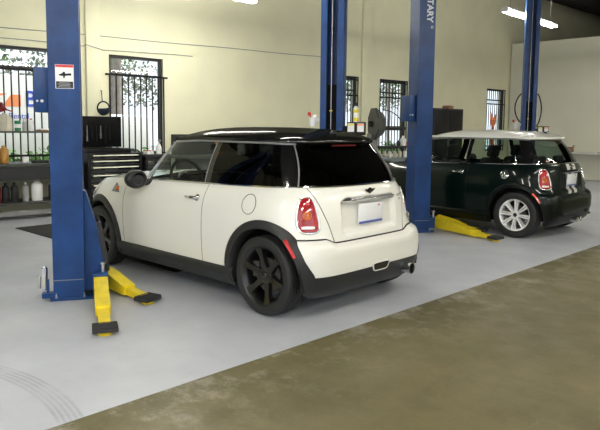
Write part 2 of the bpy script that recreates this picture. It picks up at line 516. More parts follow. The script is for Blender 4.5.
    # --- wheel-arch cladding, wheel wells
    for cx in (0., 2.467):
        for sd in (1, -1):
            m = MB(); rows = []
            for k in range(61):
                a = math.radians(lerp(-17, 197, k/60)); row = []
                for R, o in ((.368,-.09),(.368,.010),(.374,.018),(.400,.020),(.428,.016),(.436,.010),(.437,-.006)):
                    x, z = cx+R*math.cos(a), max(.31+R*math.sin(a), .165)
                    r = B.r_of(x, z); p = B.at(B.qx(x, r), r, o, sd)
                    if o < -.05: row.append((x, sd*(abs(p.y)), z))
                    else: row.append((x, p.y, z))
                rows.append(row)
            m.grid(rows); ar = m.build('wheel_arch', clad, car)
            if cx == 0:
                m = MB(); rows = []
                a0, a1 = math.radians(127), math.radians(151)
                for k in range(13):
                    a = lerp(a0, a1, k/12); row = []
                    for R in (.378,.381,.389,.397,.400):
                        x, z = cx+R*math.cos(a), .31+R*math.sin(a); r = B.r_of(x, z)
                        p = B.at(B.qx(x, r), r, .027 if .380 < R < .398 else .018, sd); row.append((x, p.y, z))
                    rows.append(row)
                m.grid(rows); o = m.build('side_reflector', M['flash_lit_refl'] if S else M['red_refl'], ar); o['label'] = 'red side reflector strip'
            m = MB(); rows = []
            for k in range(33):
                a = math.radians(lerp(-12, 192, k/32)); x, z = cx+.385*math.cos(a), .31+.385*math.sin(a)
                rows.append([(x, sd*yy, z) for yy in (.80,.7,.5)])
            m.grid(rows); m.prism([(.386*math.cos(t), .386*math.sin(t)) for t in [math.radians(lerp(-15, 195, i/32)) for i in range(33)]], .01, Matrix.Translation((cx, sd*.5, .31)) @ Matrix.Rotation(PI/2, 4, 'X'))
            m.build('wheel_well', M['black_matte'], car)
    # --- cabin glass and pillars
    a0 = lambda v: C.qx(lerp(1.67, 1.46, v), v)          # A pillar, rear edge
    a1 = lambda v: C.qx(lerp(1.755, 1.54, v), v)
    b0, b1 = (lambda v: C.qx(.745, v)), (lambda v: C.qx(.805, v))
    cq = (lambda v: C.qx(lerp(-.06, .10, v), v)) if S else (lambda v: C.qx(lerp(-.10, .06, v), v))
    rg = lambda v: C.qy(lerp(.635, .505, v), v)
    z0, z1 = .02, .955
    for sd in (1, -1):
        fr = M['glass_clear'] if (not S or True) else tint
        m = MB(); patch(m, C, b1, a0, z0, z1, 24, 8, side=sd); m.build('front_window', fr, car)
        m = MB(); patch(m, C, cq, b0, z0, z1, 24, 8, side=sd); m.build('quarter_window', tint, car)
        m = MB(); patch(m, C, b0, b1, z0, z1, 3, 8, off=.003, side=sd); patch(m, C, a0, a1, z0, 1., 6, 8, off=.003, side=sd)
        patch(m, C, rg, cq, z0, z1, 14, 8, off=.002, side=sd)
        patch(m, C, lambda v: C.qy(.50, v), a1, z1, 1.02, 60, 2, off=.003, side=sd)
        patch(m, C, qc(0), rg, .93, 1.02, 16, 2, off=.001, side=sd)
        patch(m, C, qc(0), a1, -.06, z0+.004, 80, 2, off=-.004, side=sd)
        m.build('pillars', M['black_gloss'], car)
        # light window-frame line on the A pillar and the B-pillar edge
        m = MB(); m.tube([C.at(a0(v), v, .006, sd) for v in [z0+(z1-z0)*i/10 for i in range(11)]], .009, 8); 
        m.build('window_trim', M['pillar_line'] if not S else M['black'], car)
        m = MB(); m.tube([C.at(b1(v), v, .006, sd) for v in [z0+(z1-z0)*i/6 for i in range(7)]], .005, 6)
        m.build('window_trim', M['grey'] if not S else M['black'], car)
        m = MB(); m.tube([C.at(rg(v), v, .006, sd) for v in [.02+.98*i/8 for i in range(9)]], .006, 6)
        m.build('window_trim', M['grey'] if not S else M['black'], car)
        m = MB()
        m.tube([C.at(lerp(b0(z1)*.35, a1(z1), k/40), z1+.01, .008, sd) for k in range(41)], .008, 6)
        m.build('drip_rail', M['grey'], car)
    m = MB()
    for sd in (1, -1): patch(m, C, a1, qc(3), z0, .985, 26, 10, side=sd)
    m.build('windscreen', M['glass_clear'], car, weld=True)
    m = MB()
    for sd in (1, -1): patch(m, C, qc(0), rg, z0, .94, 24, 10, side=sd)
    rw = m.build('rear_window', tint, car, weld=True)
    # chrome belt line all round
    m = MB()
    pts = []
    NN = 70
    for k in range(NN): pts.append(C.at(lerp(a1(0), 0, k/(NN-1)), .0, .012, 1))
    for k in range(1, NN): pts.append(C.at(lerp(0, a1(0), k/(NN-1)), .0, .012, -1))
    m.tube(pts, .0075, 8); m.build('belt_trim', M['chrome'], car)
    # --- roof
    ext = .115 if S else .06
    ring_def = [(.985,-.018),(1.003,-.012),(1.008,.0),(1.002,.013),(.983,.026),(.94,.040),(.86,.064),(.74,.082),(.58,.097),(.40,.107),(.2,.112)]
    m = MB(); rows = []
    qs = [3*k/110 for k in range(111)]
    def roof_pt(q, s_, dz, sd):
        p = C.at(q, 1.0); x, y = p.x, p.y
        if q < 1: x -= ext*(1-q)**.8 if q < 1 else 0
        cxr = .68; X = cxr+(x-cxr)*s_
        droop = .050*sstep(1.0, 1.78, X)+(.010*sstep(.2, -.25, X))
        return Vector((X, sd*y*s_, 1.342+dz-droop*(dz > .02)*min(1, dz/.05)))
    for s_, dz in ring_def:
        rows.append([roof_pt(q, s_, dz, 1) for q in qs]+[roof_pt(q, s_, dz, -1) for q in qs[::-1][1:-1]])
    V = [[m.bm.verts.new(p) for p in r] for r in rows]; n = len(V[0])
    for A, D in zip(V, V[1:]):
        for k in range(n): m.bm.faces.new([A[k], A[(k+1)%n], D[(k+1)%n], D[k]])
    c = m.bm.verts.new((.68, 0, 1.342+.113))
    for k in range(n): m.bm.faces.new([V[-1][k], V[-1][(k+1)%n], c])
    und = [m.bm.verts.new(Vector((.68+(p.x-.68)*.9, p.y*.86, 1.318))) for p in rows[0]]
    for k in range(n): m.bm.faces.new([V[0][k], V[0][(k+1)%n], und[(k+1)%n], und[k]])
    roof = m.build('roof', roofm, car, angle=50)
    m = MB(); m.poly([(p.co.x if False else p.x, p.y, 1.317) for p in [Vector((.68+(q.x-.68)*.9, q.y*.86, 0)) for q in rows[0]]]); m.build('headliner', M['interior'], car)
    m = MB(); m.lathe([(.030,0),(.028,.012),(.014,.024),(.006,.030)], o=(-.02, 0, 1.405)); m.cyl((-.02,0,1.42),(-.07,0,1.440),.008,.004)
    m.build('aerial_base', M['black_matte'], roof)
    m = MB(); m.tube([C.at(C.qy(y, .93), .93, .010, 1 if y > 0 else -1) for y in [lerp(-.16,.16,i/12) for i in range(13)]], .006, 6)
    m.build('high_brake_light', M['darkred'], car)
    # --- tail lamps
    for sd in (1, -1):
        r0 = .795; q0 = B.qy(.652, r0)
        shp = superell(.079, .130, 3.2, skew=-.020, taper=.25) 
        m = MB(); 
        lamp_rows = []
        decal(m, B, (q0, r0), lambda t: (-shp(t)[0], shp(t)[1]), .006, .012, hole=0, side=sd)
        L = m.build('tail_lamp', M['red_lens'], car)
        m = MB()
        n = 44; 
        ringp = []
        mm = MB(); pp = decal(mm, B, (q0, r0), lambda t: (-shp(t)[0], shp(t)[1]), .008, 0, rings=1, hole=.5, side=sd); mm.bm.free()
        m.tube(pp, .0085, 8, closed=True); m.build('chrome_surround', M['bright_chrome'], L)
        m = MB(); ci = superell(.034, .034, 2)
        decal(m, B, (q0+.004, r0-.002), ci, .018, .006, side=sd); m.build('turn_signal', M['amber'], L)
        m = MB(); rv = superell(.050, .011, 4)
        decal(m, B, (q0-.008, r0-.088), rv, .019, .003, side=sd); m.build('reversing_lens', M['lens_white'], L)
        m = MB(); decal(m, B, (q0+.010, r0+.085), superell(.018, .013, 2), .016, .002, side=sd)
        m.build('brake_lens_highlight', M['brake_highlight_red'], L)  # small spot coloured as the highlight near the lamp's top
    # --- plate, grab handle, badge
    m = MB(); m.box((-.425, 0, .775), (.012, .335, .165), rot=Matrix.Rotation(math.radians(-4), 3, 'Y'), bevel=.004)
    pl = m.build('number_plate', M['plate_white'], car); 
    m = MB(); m.box((-.4315, 0, .704), (.006, .31, .018)); m.build('plate_strip', M['plate_blue'], pl)
    m = MB(); m.box((-.4335, -.10, .835), (.004, .025, .018)); m.build('plate_sticker', M['red'], pl)
    m = MB()
    hz = .892
    prof = []
    for k in range(25):
        y = lerp(-.36, .36, k/24); r = B.r_of(-.4, hz); p = B.at(B.qy(abs(y), r), r)
        e = min(1, (.36-abs(y))/.05)
        prof.append([(p.x+.004, y, hz+.028*e), (p.x-.014-.010*e, y, hz+.022*e), (p.x-.022-.018*e, y, hz+.002), (p.x-.014-.012*e, y, hz-.016*e), (p.x+.004, y, hz-.022*e)])
    m.grid(prof); m.build('boot_grip', M['bright_chrome'] if not S else M['black_gloss'], tail)
    em = Matrix.Translation((-.409 if not S else -.409, 0, .955)) @ Matrix.Rotation(math.radians(-14), 4, 'Y') @ Matrix(((0,0,-1,0),(-1,0,0,0),(0,1,0,0),(0,0,0,1)))
    m = MB()
    m.prism([(.024*math.cos(t), .024*math.sin(t)) for t in [2*PI*i/20 for i in range(20)]], .012, em)
    for s_ in (-1, 1): m.prism([(s_*.02,.010),(s_*.066,.016),(s_*.056,.004),(s_*.046,-.006),(s_*.034,-.012),(s_*.02,-.010)], .009, em)
    b = m.build('badge', M['black_gloss'] if not S else M['chrome'], tail); b['label'] = 'winged round badge'
    if not S:
        for tz, tx in ((.885, 'COOPER'),):
            r = B.r_of(-.35, tz); p = B.at(B.qy(.475, r), r, .002, -1); p2 = B.at(B.qy(.48, r), r, .002, -1); d = (p2-p).normalized()
            up = Vector((.12, 0, 1)).normalized(); nn = d.cross(up)
            mt = Matrix(((d.x, up.x, nn.x, p.x), (d.y, up.y, nn.y, p.y), (d.z, up.z, nn.z, p.z), (0,0,0,1)))
            text_mesh('model_lettering', tx, .034, M['chrome'], tail, mt, .003)
            mt2 = mt.copy(); mt2.translation = p-up*.036
            text_mesh('model_lettering', 'MINI', .030, M['chrome'], tail, mt2, .003)
    # --- exhausts, fog lamp slot
    if not S:
        m = MB(); m.lathe([(.040,.10),(.042,0),(.048,-.03),(.048,-.055),(.042,-.055),(.038,-.03),(.036,.02),(.0,.02)], o=(-.51, -.43, .268), axis='X', n=28)
        m.build('exhaust_tip', M['chrome'], car)
        m = MB(); m.cyl((-.49,-.43,.262),(-.30,-.43,.262),.031); m.cyl((-.35,-.43,.27),(-.15,-.43,.27),.08); m.build('silencer', M['black_matte'], car)
        m = MB(); mm = MB(); fo = superell(.105, .034, 5, taper=-.12)
        n = 40; ring = []
        for k in range(n):
            a, z = fo(2*PI*k/n); y = a-.045
            r = .345+z; p = B.at(B.qy(abs(y), r), r, .010, 1 if y > 0 else -1); ring.append(p)
        m.tube(ring, .0065, 8, closed=True); fl = m.build('fog_lamp_surround', paint, bump)
        m = MB(); m.poly([p+Vector((-.004, 0, 0)) for p in ring]); m.build('fog_lamp_lens', M['black_gloss'], fl)
    else:
        for y in (-.075, .055):
            m = MB(); m.lathe([(.030,.12),(.034,0),(.040,-.03),(.040,-.05),(.034,-.05),(.030,-.03),(.028,.05)], o=(-.50, y, .235), axis='X', n=28)
            m.build('exhaust_tip', M['chrome'], car)
        m = MB()
        for y0_, y1_ in ((.045,.150),(-.150,-.045)):
            m = MB()
            sdy = 1 if y0_ > 0 else -1; a, b_ = sorted((abs(y0_), abs(y1_)))
            patch(m, B, lambda r: B.qy(a, r), lambda r: B.qy(b_, r), .625, .985, 6, 50, off=.004, side=sdy)
            m.build('rally_stripe', M['stripe'], tail)
        for y in (.40, -.40):
            m = MB(); m.box((-.503, y, .33), (.02, .12, .05), bevel=.01); m.build('bumper_vent', M['black_matte'], bump)
        m = MB(); n = 24
        decal(m, C, (C.qy(.50, .10), .10), superell(.035, .020, 2), .004, .0, side=1); m.build('window_sticker', M['lens_white'], rw)
        m = MB(); decal(m, C, (C.qy(.50, .10), .10), superell(.024, .010, 2), .0055, .0, side=1); m.build('window_sticker_print', M['red'], rw)
    # --- fuel cap
    r = B.r_of(.165, .853); q0 = B.qx(.165, r)
    m = MB()
    if S:
        decal(m, B, (q0, r), superell(.062, .062, 2), .012, .014); o = m.build('fuel_cap', M['chrome'], car); o['label'] = 'round chrome fuel cap'
    else:
        decal(m, B, (q0, r), superell(.075, .075, 2), .002, .002); fc = m.build('fuel_flap', paint, car)
        m = MB(); mm = MB(); pp = decal(mm, B, (q0, r), superell(.077, .077, 2), .0015, 0, rings=1, hole=.5); mm.bm.free()
        m.tube(pp, .0028, 6, closed=True); m.build('flap_gap', M['black_matte'], fc)
    # --- side indicator on the wing
    for sd in (1, -1):
        m = MB(); r = B.r_of(2.13, .835); q0 = B.qx(2.13, r)
        tri = [(-.075,-.040),(.085,-.038),(.055,.045),(.03,.050)]
        pts = []
        for h, dz in tri:
            x = 2.13-h*-1; x, z = 2.13+h, .835+dz; rr = B.r_of(x, z); pts.append(B.at(B.qx(x, rr), rr, .006, sd))
        m.poly(pts); sc = m.build('wing_scuttle', M['grey'], car)
        m = MB(); decal(m, B, (B.qx(2.12, r), r-.004), superell(.036, .026, 2.4), .008, .012, side=sd); m.build('side_indicator', M['amber'], sc)
    # --- mirrors
    for sd in (1, -1):
        m = MB(); o = Vector((1.60, sd*.915, .960))
        rows = []
        for k in range(13):
            t = lerp(-PI/2, PI/2, k/12); cx_ = math.sin(t); rad = math.cos(t)**.55 if k not in (0, 12) else .02
            rows.append([o+Vector((.065*cx_*(1.5 if cx_ > 0 else .55), .112*rad*math.cos(u), .088*rad*math.sin(u))) for u in [2*PI*j/24 for j in range(25)]])
        m.grid(rows)
        mir = m.build('door_mirror', M['mirror_black'], car, weld=True)
        m = MB(); m.tube([(1.62, sd*.745, .935),(1.625, sd*.80, .925),(1.62, sd*.87, .93)], .030, 12); m.build('mirror_stalk', M['black_matte'], mir)
        m = MB(); m.lathe([(0,-.034),(.06,-.034)], o=(1.60, sd*.915, .960), axis='X', n=24); m.build('mirror_glass', M['dark_mirror'], mir)
    # --- headlamps and grille
    for sd in (1, -1):
        r = .90; q0 = B.qy(.60, r, True)
        m = MB(); decal(m, B, (q0, r-.03), superell(.10, .12, 2), .004, .03, side=sd); hl = m.build('headlamp', M['lens_white'], car)
        mm = MB(); pp = decal(mm, B, (q0, r-.03), superell(.10, .12, 2), .006, 0, rings=1, hole=.5, side=sd); mm.bm.free()
        m = MB(); m.tube(pp, .009, 8, closed=True); m.build('headlamp_ring', M['chrome'], hl)
    m = MB()
    for k, z in enumerate((.60,.635,.67,.705,.74)):
        pts = [B.at(B.qy(abs(y), z, True), z, .012, 1 if y > 0 else -1) for y in [lerp(-.36,.36,i/20) for i in range(21)]]
        m.tube(pts, .008, 6)
    m.build('grille', M['chrome'], car)
    # --- interior
    for sd in (1, -1):
        m = MB()
        m.box((.98, sd*.37, .50), (.50, .50, .16), bevel=.05)
        m.box((.66, sd*.37, .78), (.13, .48, .56), rot=Matrix.Rotation(math.radians(-14), 3, 'Y'), bevel=.05)
        st = m.build('front_seat', M['seat'], car)
        m = MB(); m.box((.565, sd*.37, 1.145), (.09, .27, .17), rot=Matrix.Rotation(math.radians(-10), 3, 'Y'), bevel=.035); m.cyl((.585, sd*.37+.05, 1.02),(.575, sd*.37+.05, 1.1), .008); m.cyl((.585, sd*.37-.05, 1.02),(.575, sd*.37-.05, 1.1), .008)
        m.build('headrest', M['seat'], st)
    m = MB(); m.box((.12, 0, .52), (.40, 1.1, .16), bevel=.04); m.box((-.06, 0, .74), (.12, 1.12, .46), rot=Matrix.Rotation(math.radians(-12), 3, 'Y'), bevel=.04)
    rs = m.build('rear_seat', M['seat'], car)
    for sd in (1, -1):
        m = MB(); m.box((-.10, sd*.3, 1.03), (.08, .24, .13), bevel=.03); m.build('rear_headrest', M['seat'], rs)
    m = MB(); pr = [(1.52,.55),(1.55,.80),(1.60,.90),(1.68,.945),(1.78,.95),(1.9,.90),(1.9,.55)]
    m.prism(pr, 1.36, Matrix.Translation((0, .68, 0)) @ Matrix.Rotation(PI/2, 4, 'X'))
    ds = m.build('dashboard', M['interior'], car)
    sw = Matrix.Translation((1.50, .40, .955)) @ Matrix.Rotation(math.radians(-66), 4, 'Y')
    m = MB(); m.tube([sw @ Vector((.185*math.cos(t), .185*math.sin(t), 0)) for t in [2*PI*i/40 for i in range(40)]], .015, 8, closed=True)
    for a in (PI/2, -PI/2, PI): m.tube([sw @ Vector((.05*math.cos(a), .05*math.sin(a), -.02)), sw @ Vector((.18*math.cos(a), .18*math.sin(a), 0))], .014, 6)
    m.lathe([(0,-.005),(.055,-.012),(.065,-.035)], n=20)
    vs = [v for v in m.bm.verts if abs(v.co.x) < .07 and abs(v.co.y) < .07 and v.co.z < .01]
    for v in vs: v.co = sw @ v.co
    m.build('steering_wheel', M['black_matte'], car)
    m = MB(); m.lathe([(0,-.03),(.05,-.03),(.055,0)], o=(1.585,.40,.97), axis='X', n=24); m.build('speed_dial', M['midgrey'], ds)
    m = MB(); m.lathe([(0,-.02),(.105,-.02),(.115,.01)], o=(1.585,0,.875), axis='X', n=28); m.build('centre_dial', M['dash'], ds)
    m = MB(); m.box((1.40, .06, 1.245), (.03, .25, .075), bevel=.014); m.cyl((1.41,.06,1.26),(1.47,.02,1.31),.008); m.build('rear_view_mirror', M['black_matte'], car)
    # --- wheels
    for x in (0., 2.467):
        for sd in (1, -1): make_wheel(car, x, sd, 'eight' if S else 'five', M['silver_rim'] if S else M['black_rim'])
    return car

white_car = make_car('cream white three-door hatchback with black roof and black wheels, parked beside the blue post', (0, .02, 0), 0)
white_car.scale = (1, .976, 1)
make_car('dark green three-door hatchback with white roof, silver wheels and white tailgate stripes', (.1116, -4.79, 0), -.0216, S=True)
# ------------------------------------------------------------------ camera (standing height, behind the cream car)
def camera():
    f, ppy, H, pitch, roll, cx, cy, yaw = 617.9, 186.4, 1.454, .095, .011, -3.404, 4.044, -.8186
    fw = Vector((math.cos(yaw)*math.cos(pitch), math.sin(yaw)*math.cos(pitch), -math.sin(pitch)))
    r = Vector((math.sin(yaw), -math.cos(yaw), 0)); u = r.cross(fw)
    r2 = r*math.cos(roll)+u*math.sin(roll); u2 = u*math.cos(roll)-r*math.sin(roll)
    cd = bpy.data.cameras.new('camera'); cd.sensor_width = 36; cd.sensor_fit = 'HORIZONTAL'; cd.lens = f*36/600
    cd.shift_x = 0; cd.shift_y = -(215-ppy)/600; cd.clip_start = .05
    o = bpy.data.objects.new('camera', cd); COL.objects.link(o)
    o.matrix_world = Matrix(((r2.x, u2.x, -fw.x, cx), (r2.y, u2.y, -fw.y, cy), (r2.z, u2.z, -fw.z, H), (0,0,0,1)))
    SC.camera = o
camera()

# ------------------------------------------------------------------ room shell
WA, WB = Vector((6.95, 2.0, 0)), Vector((5.35, -14.9, 0))
WD = (WB-WA).normalized(); WANG = math.atan2(WD.y, WD.x); WO = Vector((-WD.y, WD.x, 0))      # along the wall, and outwards
WM = Matrix.Translation(WA) @ Matrix.Rotation(WANG, 4, 'Z')
def wp(s_, y, z=0): return WM @ Vector((s_, y, z))
CEIL = 5.8

def floor_mats():
    # painted grey bay floor
    m = bpy.data.materials.new('grey_floor_paint'); m.use_nodes = True; nt = m.node_tree; N = nt.nodes; L = nt.links
    b = N['Principled BSDF']; tc = N.new('ShaderNodeTexCoord')
    def noise(sc, det=6, rough=.6):
        n = N.new('ShaderNodeTexNoise'); n.inputs['Scale'].default_value = sc; n.inputs['Detail'].default_value = det; n.inputs['Roughness'].default_value = rough
        L.new(tc.outputs['Object'], n.inputs['Vector']); return n.outputs['Fac']
    def rng(v, a, b_, c, d):
        r = N.new('ShaderNodeMapRange'); L.new(v, r.inputs[0]); r.inputs[1].default_value = a; r.inputs[2].default_value = b_; r.inputs[3].default_value = c; r.inputs[4].default_value = d; return r.outputs[0]
    def mth(op, a, b_=None):
        x = N.new('ShaderNodeMath'); x.operation = op
        for i, v in enumerate((a, b_)):
            if v is None: continue
            if isinstance(v, (int, float)): x.inputs[i].default_value = v
            else: L.new(v, x.inputs[i])
        return x.outputs[0]
    def mix(f, a, b_, blend='MIX'):
        x = N.new('ShaderNodeMix'); x.data_type = 'RGBA'; x.blend_type = blend
        if isinstance(f, (int, float)): x.inputs[0].default_value = f
        else: L.new(f, x.inputs[0])
        for i, v in ((6, a), (7, b_)):
            if isinstance(v, tuple): x.inputs[i].default_value = (*v, 1)
            else: L.new(v, x.inputs[i])
        return x.outputs[2]
    c = mix(rng(noise(1.1), .38, .66, 0, 1), (.44, .458, .505), (.52, .535, .575))
    c = mix(rng(noise(7, 8, .7), .56, .72, 0, .35), c, (.37, .38, .43))
    c = mix(rng(noise(45, 3), .62, .75, 0, .25), c, (.33, .33, .36))
    # tyre scuffs: a few thin arcs about a turning centre
    sp = N.new('ShaderNodeSeparateXYZ'); L.new(tc.outputs['Object'], sp.inputs[0])
    dx = mth('SUBTRACT', sp.outputs[0], SCUFF[0]); dy = mth('SUBTRACT', sp.outputs[1], SCUFF[1])
    d = mth('SQRT', mth('ADD', mth('MULTIPLY', dx, dx), mth('MULTIPLY', dy, dy)))
    arcs = None
    for R in (SCUFF[2], SCUFF[2]+.028, SCUFF[2]+.056, SCUFF[2]+.084, SCUFF[2]+.112):
        a = rng(mth('ABSOLUTE', mth('SUBTRACT', d, R)), .004, .014, 1, 0)
        arcs = a if arcs is None else mth('MAXIMUM', arcs, a)
    arcs = mth('MULTIPLY', arcs, rng(noise(3), .35, .6, .10, .38))
    arcs = mth('MULTIPLY', arcs, rng(sp.outputs[1], 2.75, 2.70, 0, 1))
    c = mix(arcs, c, (.20, .20, .22))
    L.new(c, b.inputs['Base Color']); L.new(rng(noise(3), .3, .7, .34, .52), b.inputs['Roughness'])
    b.inputs['Specular IOR Level'].default_value = .35
    # bare brown concrete
    m2 = bpy.data.materials.new('brown_concrete'); m2.use_nodes = True; nt = m2.node_tree; N = nt.nodes; L = nt.links
    b = N['Principled BSDF']; tc = N.new('ShaderNodeTexCoord')
    c = mix(rng(noise(.9, 8, .65), .36, .68, 0, 1), (.105, .092, .042), (.170, .146, .074))
    c = mix(rng(noise(5, 9, .75), .50, .72, 0, .5), c, (.082, .073, .037))
    c = mix(rng(noise(30, 5, .7), .55, .75, 0, .35), c, (.22, .20, .13))
    # pale worn haze close to the painted edge
    sp = N.new('ShaderNodeSeparateXYZ'); L.new(tc.outputs['Object'], sp.inputs[0])
    e = mth('SUBTRACT', mth('ADD', mth('MULTIPLY', sp.outputs[1], .04), -.70), sp.outputs[0])
    wear = mth('MULTIPLY', rng(e, .02, .75, 1, 0), rng(noise(3.2, 8, .75), .50, .66, 0, .75))
    c = mix(wear, c, (.38, .37, .31))
    v = N.new('ShaderNodeTexVoronoi'); v.feature = 'DISTANCE_TO_EDGE'; v.inputs['Scale'].default_value = .55
    wv = N.new('ShaderNodeVectorMath'); wv.operation = 'ADD'; nz = N.new('ShaderNodeTexNoise'); nz.inputs['Scale'].default_value = 2.2; nz.inputs['Detail'].default_value = 5
    L.new(tc.outputs['Object'], nz.inputs['Vector']); L.new(tc.outputs['Object'], wv.inputs[0]); L.new(nz.outputs['Color'], wv.inputs[1]); L.new(wv.outputs[0], v.inputs['Vector'])
    crack = mth('MULTIPLY', rng(v.outputs['Distance'], .002, .010, 1, 0), rng(noise(1.3), .52, .66, 0, .45))
    c = mix(crack, c, (.22, .21, .16))
    L.new(c, b.inputs['Base Color']); L.new(rng(noise(4), .3, .7, .34, .54), b.inputs['Roughness']); b.inputs['Specular IOR Level'].default_value = .22
    return m, m2
SCUFF = (-.144, 4.307, 1.64)
m_paint, m_conc = floor_mats()
edge = lambda y: -.70+.04*y
m = MB(); m.poly([(edge(8), 8, 0), (9, 8, 0), (9, -27, 0), (edge(-27), -27, 0)]); struct(m.build('floor', m_paint))
m = MB(); m.poly([(-8, 8, -.001), (edge(8)+.02, 8, -.001), (edge(-27)+.02, -27, -.001), (-8, -27, -.001)]); struct(m.build('floor', m_conc))

M['wall'] = mat('wall_cream', (.77, .755, .55), .75, vary=.05, vscale=1.2, bump=.06, bscale=25)
M['partition'] = mat('wall_pale', (.74, .73, .62), .75, vary=.04, vscale=1.2)
M['ceiling'] = mat('ceiling_dark', (.045, .042, .035), .9)
M['joist'] = mat('joist_dark', (.03, .028, .024), .9)
WINS = [(1.15, 2.98), (3.71, 4.77), (9.00, 10.06), (10.88, 11.95), (15.79, 16.80)]
ZB, ZT = .80, 2.70
# window wall in the wall's own frame
m = MB()
cuts = [-6]+[c for w_ in WINS for c in w_]+[29]
T = .22
def wallbox(s0, s1, z0, z1): m.box(wp((s0+s1)/2, T/2, (z0+z1)/2), (s1-s0, T, z1-z0), rz=WANG)
for i in range(0, len(cuts), 2): wallbox(cuts[i], cuts[i+1], 0, CEIL)
for a, b in WINS: wallbox(a, b, 0, ZB); wallbox(a, b, ZT, CEIL)
struct(m.build('wall_back', M['wall']))
# shallow pilasters on it
for k, (a, b) in enumerate(((3.28, 3.53), (10.17, 10.56))):
    m = MB(); m.box(wp((a+b)/2, -.03, CEIL/2), (b-a, .06, CEIL-.02), rz=WANG, bevel=.008); struct(m.build('trim_%d' % (k+1), M['wall']))
# partition to the right, lower than the roof
PY = -14.98
m = MB(); m.box(((5.30-6.5)/2, PY-.08, 2.06), (5.30+6.5, .16, 4.12)); m.box(((5.30-6.5)/2, PY-.08, 4.135), (5.30+6.5, .20, .03)); struct(m.build('wall_right', M['partition']))
m = MB()           # left wall with its own wide vehicle doorway behind the viewpoint
m.box((4.2, 8.1, CEIL/2), (6.6, .2, CEIL)); m.box((-7.5, 8.1, CEIL/2), (1.0, .2, CEIL)); m.box((-3.05, 8.1, 5.0), (7.9, .2, 1.6)); struct(m.build('wall_left', M['wall']))
m = MB(); m.box((-2.9, -27.1, CEIL/2), (22, .2, CEIL)); struct(m.build('wall_far', M['joist']))
# rear wall with a wide vehicle doorway
m = MB(); m.box((-7.9, 7.3, CEIL/2), (.2, 1.6, CEIL)); m.box((-7.9, -13.3, CEIL/2), (.2, 27.4, CEIL)); m.box((-7.9, 3.45, 5.0), (.2, 6.1, 1.6)); struct(m.build('wall_rear', M['partition']))
m = MB(); m.box((.5, -9.5, CEIL+.1), (17, 36, .2)); struct(m.build('ceiling', M['ceiling']))
for k, x in enumerate((-6, -3, 0, 3.6)):
    m = MB(); m.box((x, -9.5, CEIL-.25), (.16, 35, .48)); struct(m.build('ceiling_beam', M['joist']))

# ------------------------------------------------------------------ barred windows
def window(n, a, b, bar_top, rails, stub=False):
    c = (a+b)/2; w_ = b-a
    m = MB()
    for s_ in (a+.02, b-.02): m.box((s_, .08, (ZB+ZT)/2), (.045, .08, ZT-ZB))
    m.box((c, .08, ZT-.025), (w_, .08, .05)); m.box((c, .08, ZB+.02), (w_, .09, .04)); m.box((a+w_*.5, .10, ZT-.33), (w_, .03, .035))
    fr = m.build('window_%d' % n, M['black_matte']); fr.matrix_world = WM; struct(fr)
    m = MB(); m.poly([(a+.03,.12,ZB+.03),(b-.03,.12,ZB+.03),(b-.03,.12,ZT-.03),(a+.03,.12,ZT-.03)]); p = m.build('pane', M['pane'], fr)
    m = MB()
    for z in rails: m.box((c, -.02, z), (w_+(.16 if stub else .02), .02, .035))
    k = int(round(w_/.118)); 
    for i in range(k+1): m.box((a+w_*i/k, -.02, (ZB+bar_top)/2), (.019, .019, bar_top-ZB))
    g_ = m.build('security_bars', M['black'], fr); g_['kind'] = 'structure'
    return fr
window(1, *WINS[0], 2.34, (2.33, .95))
window(2, *WINS[1], 2.36, (2.35, .95), True)
for i in (2, 3): window(i+1, *WINS[i], 2.69, (2.68, 2.62, 2.24, .95))
window(5, *WINS[4], 2.69, (2.68, 2.24, .95))

# ------------------------------------------------------------------ cables and hung items on the wall
def wall_thing(name, label, cat, s_, y, z=0, group=None):
    return thing(name, label, cat, wp(s_, y, z), WANG, group)
m = MB()
m.tube([wp(lerp(-3, 9.2, i/30), -.012, 2.89+.019*i/30*10+(.006*math.sin(i*.9))) for i in range(31)], .0065, 6)
tag(m.build('wall_cable', M['grey']), 'upper thin grey cable run along the cream window wall', 'cable')
m = MB()
m.tube([wp(-3, -.02, 2.80)]+[wp(lerp(-2, 3.25, i/12), -.02, 2.80+.006*math.sin(i*1.4)) for i in range(13)]+[wp(3.27, -.075, 2.82), wp(3.54, -.075, 2.76), wp(3.57, -.02, 2.76), wp(5.0, -.02, 2.80), wp(5.4, -.02, 2.80)], .006, 6)
tag(m.build('wall_cable', M['grey']), 'lower thin grey cable that steps over the wall pilaster by the first post', 'cable')

t = wall_thing('welding_helmet', 'dark round helmet hanging from a wall hook above the black tool chest', 'helmet', 3.55, -.10, 1.63)
m = MB(); m.tube([(.108*math.cos(a), 0, .12+.116*math.sin(a)) for a in [2*PI*i/36 for i in range(36)]], .013, 8, closed=True); m.build('headband', M['black'], t)
m = MB(); rows = []
for i in range(9):
    f = i/8*PI/2; rows.append([(.108*math.cos(f)*math.cos(a), -.10*math.sin(f), .12+.116*math.cos(f)*math.sin(a)) for a in [lerp(PI*1.02, PI*2.08, j/20) for j in range(21)]])
m.grid(rows); m.build('face_shield', M['dark_blue'], t)
m = MB(); m.tube([(-.03, .09, .44),(-.03, .0, .42),(-.03, -.01, .34),(-.02, 0, .23)], .008, 6); m.build('hook', M['black'], t)

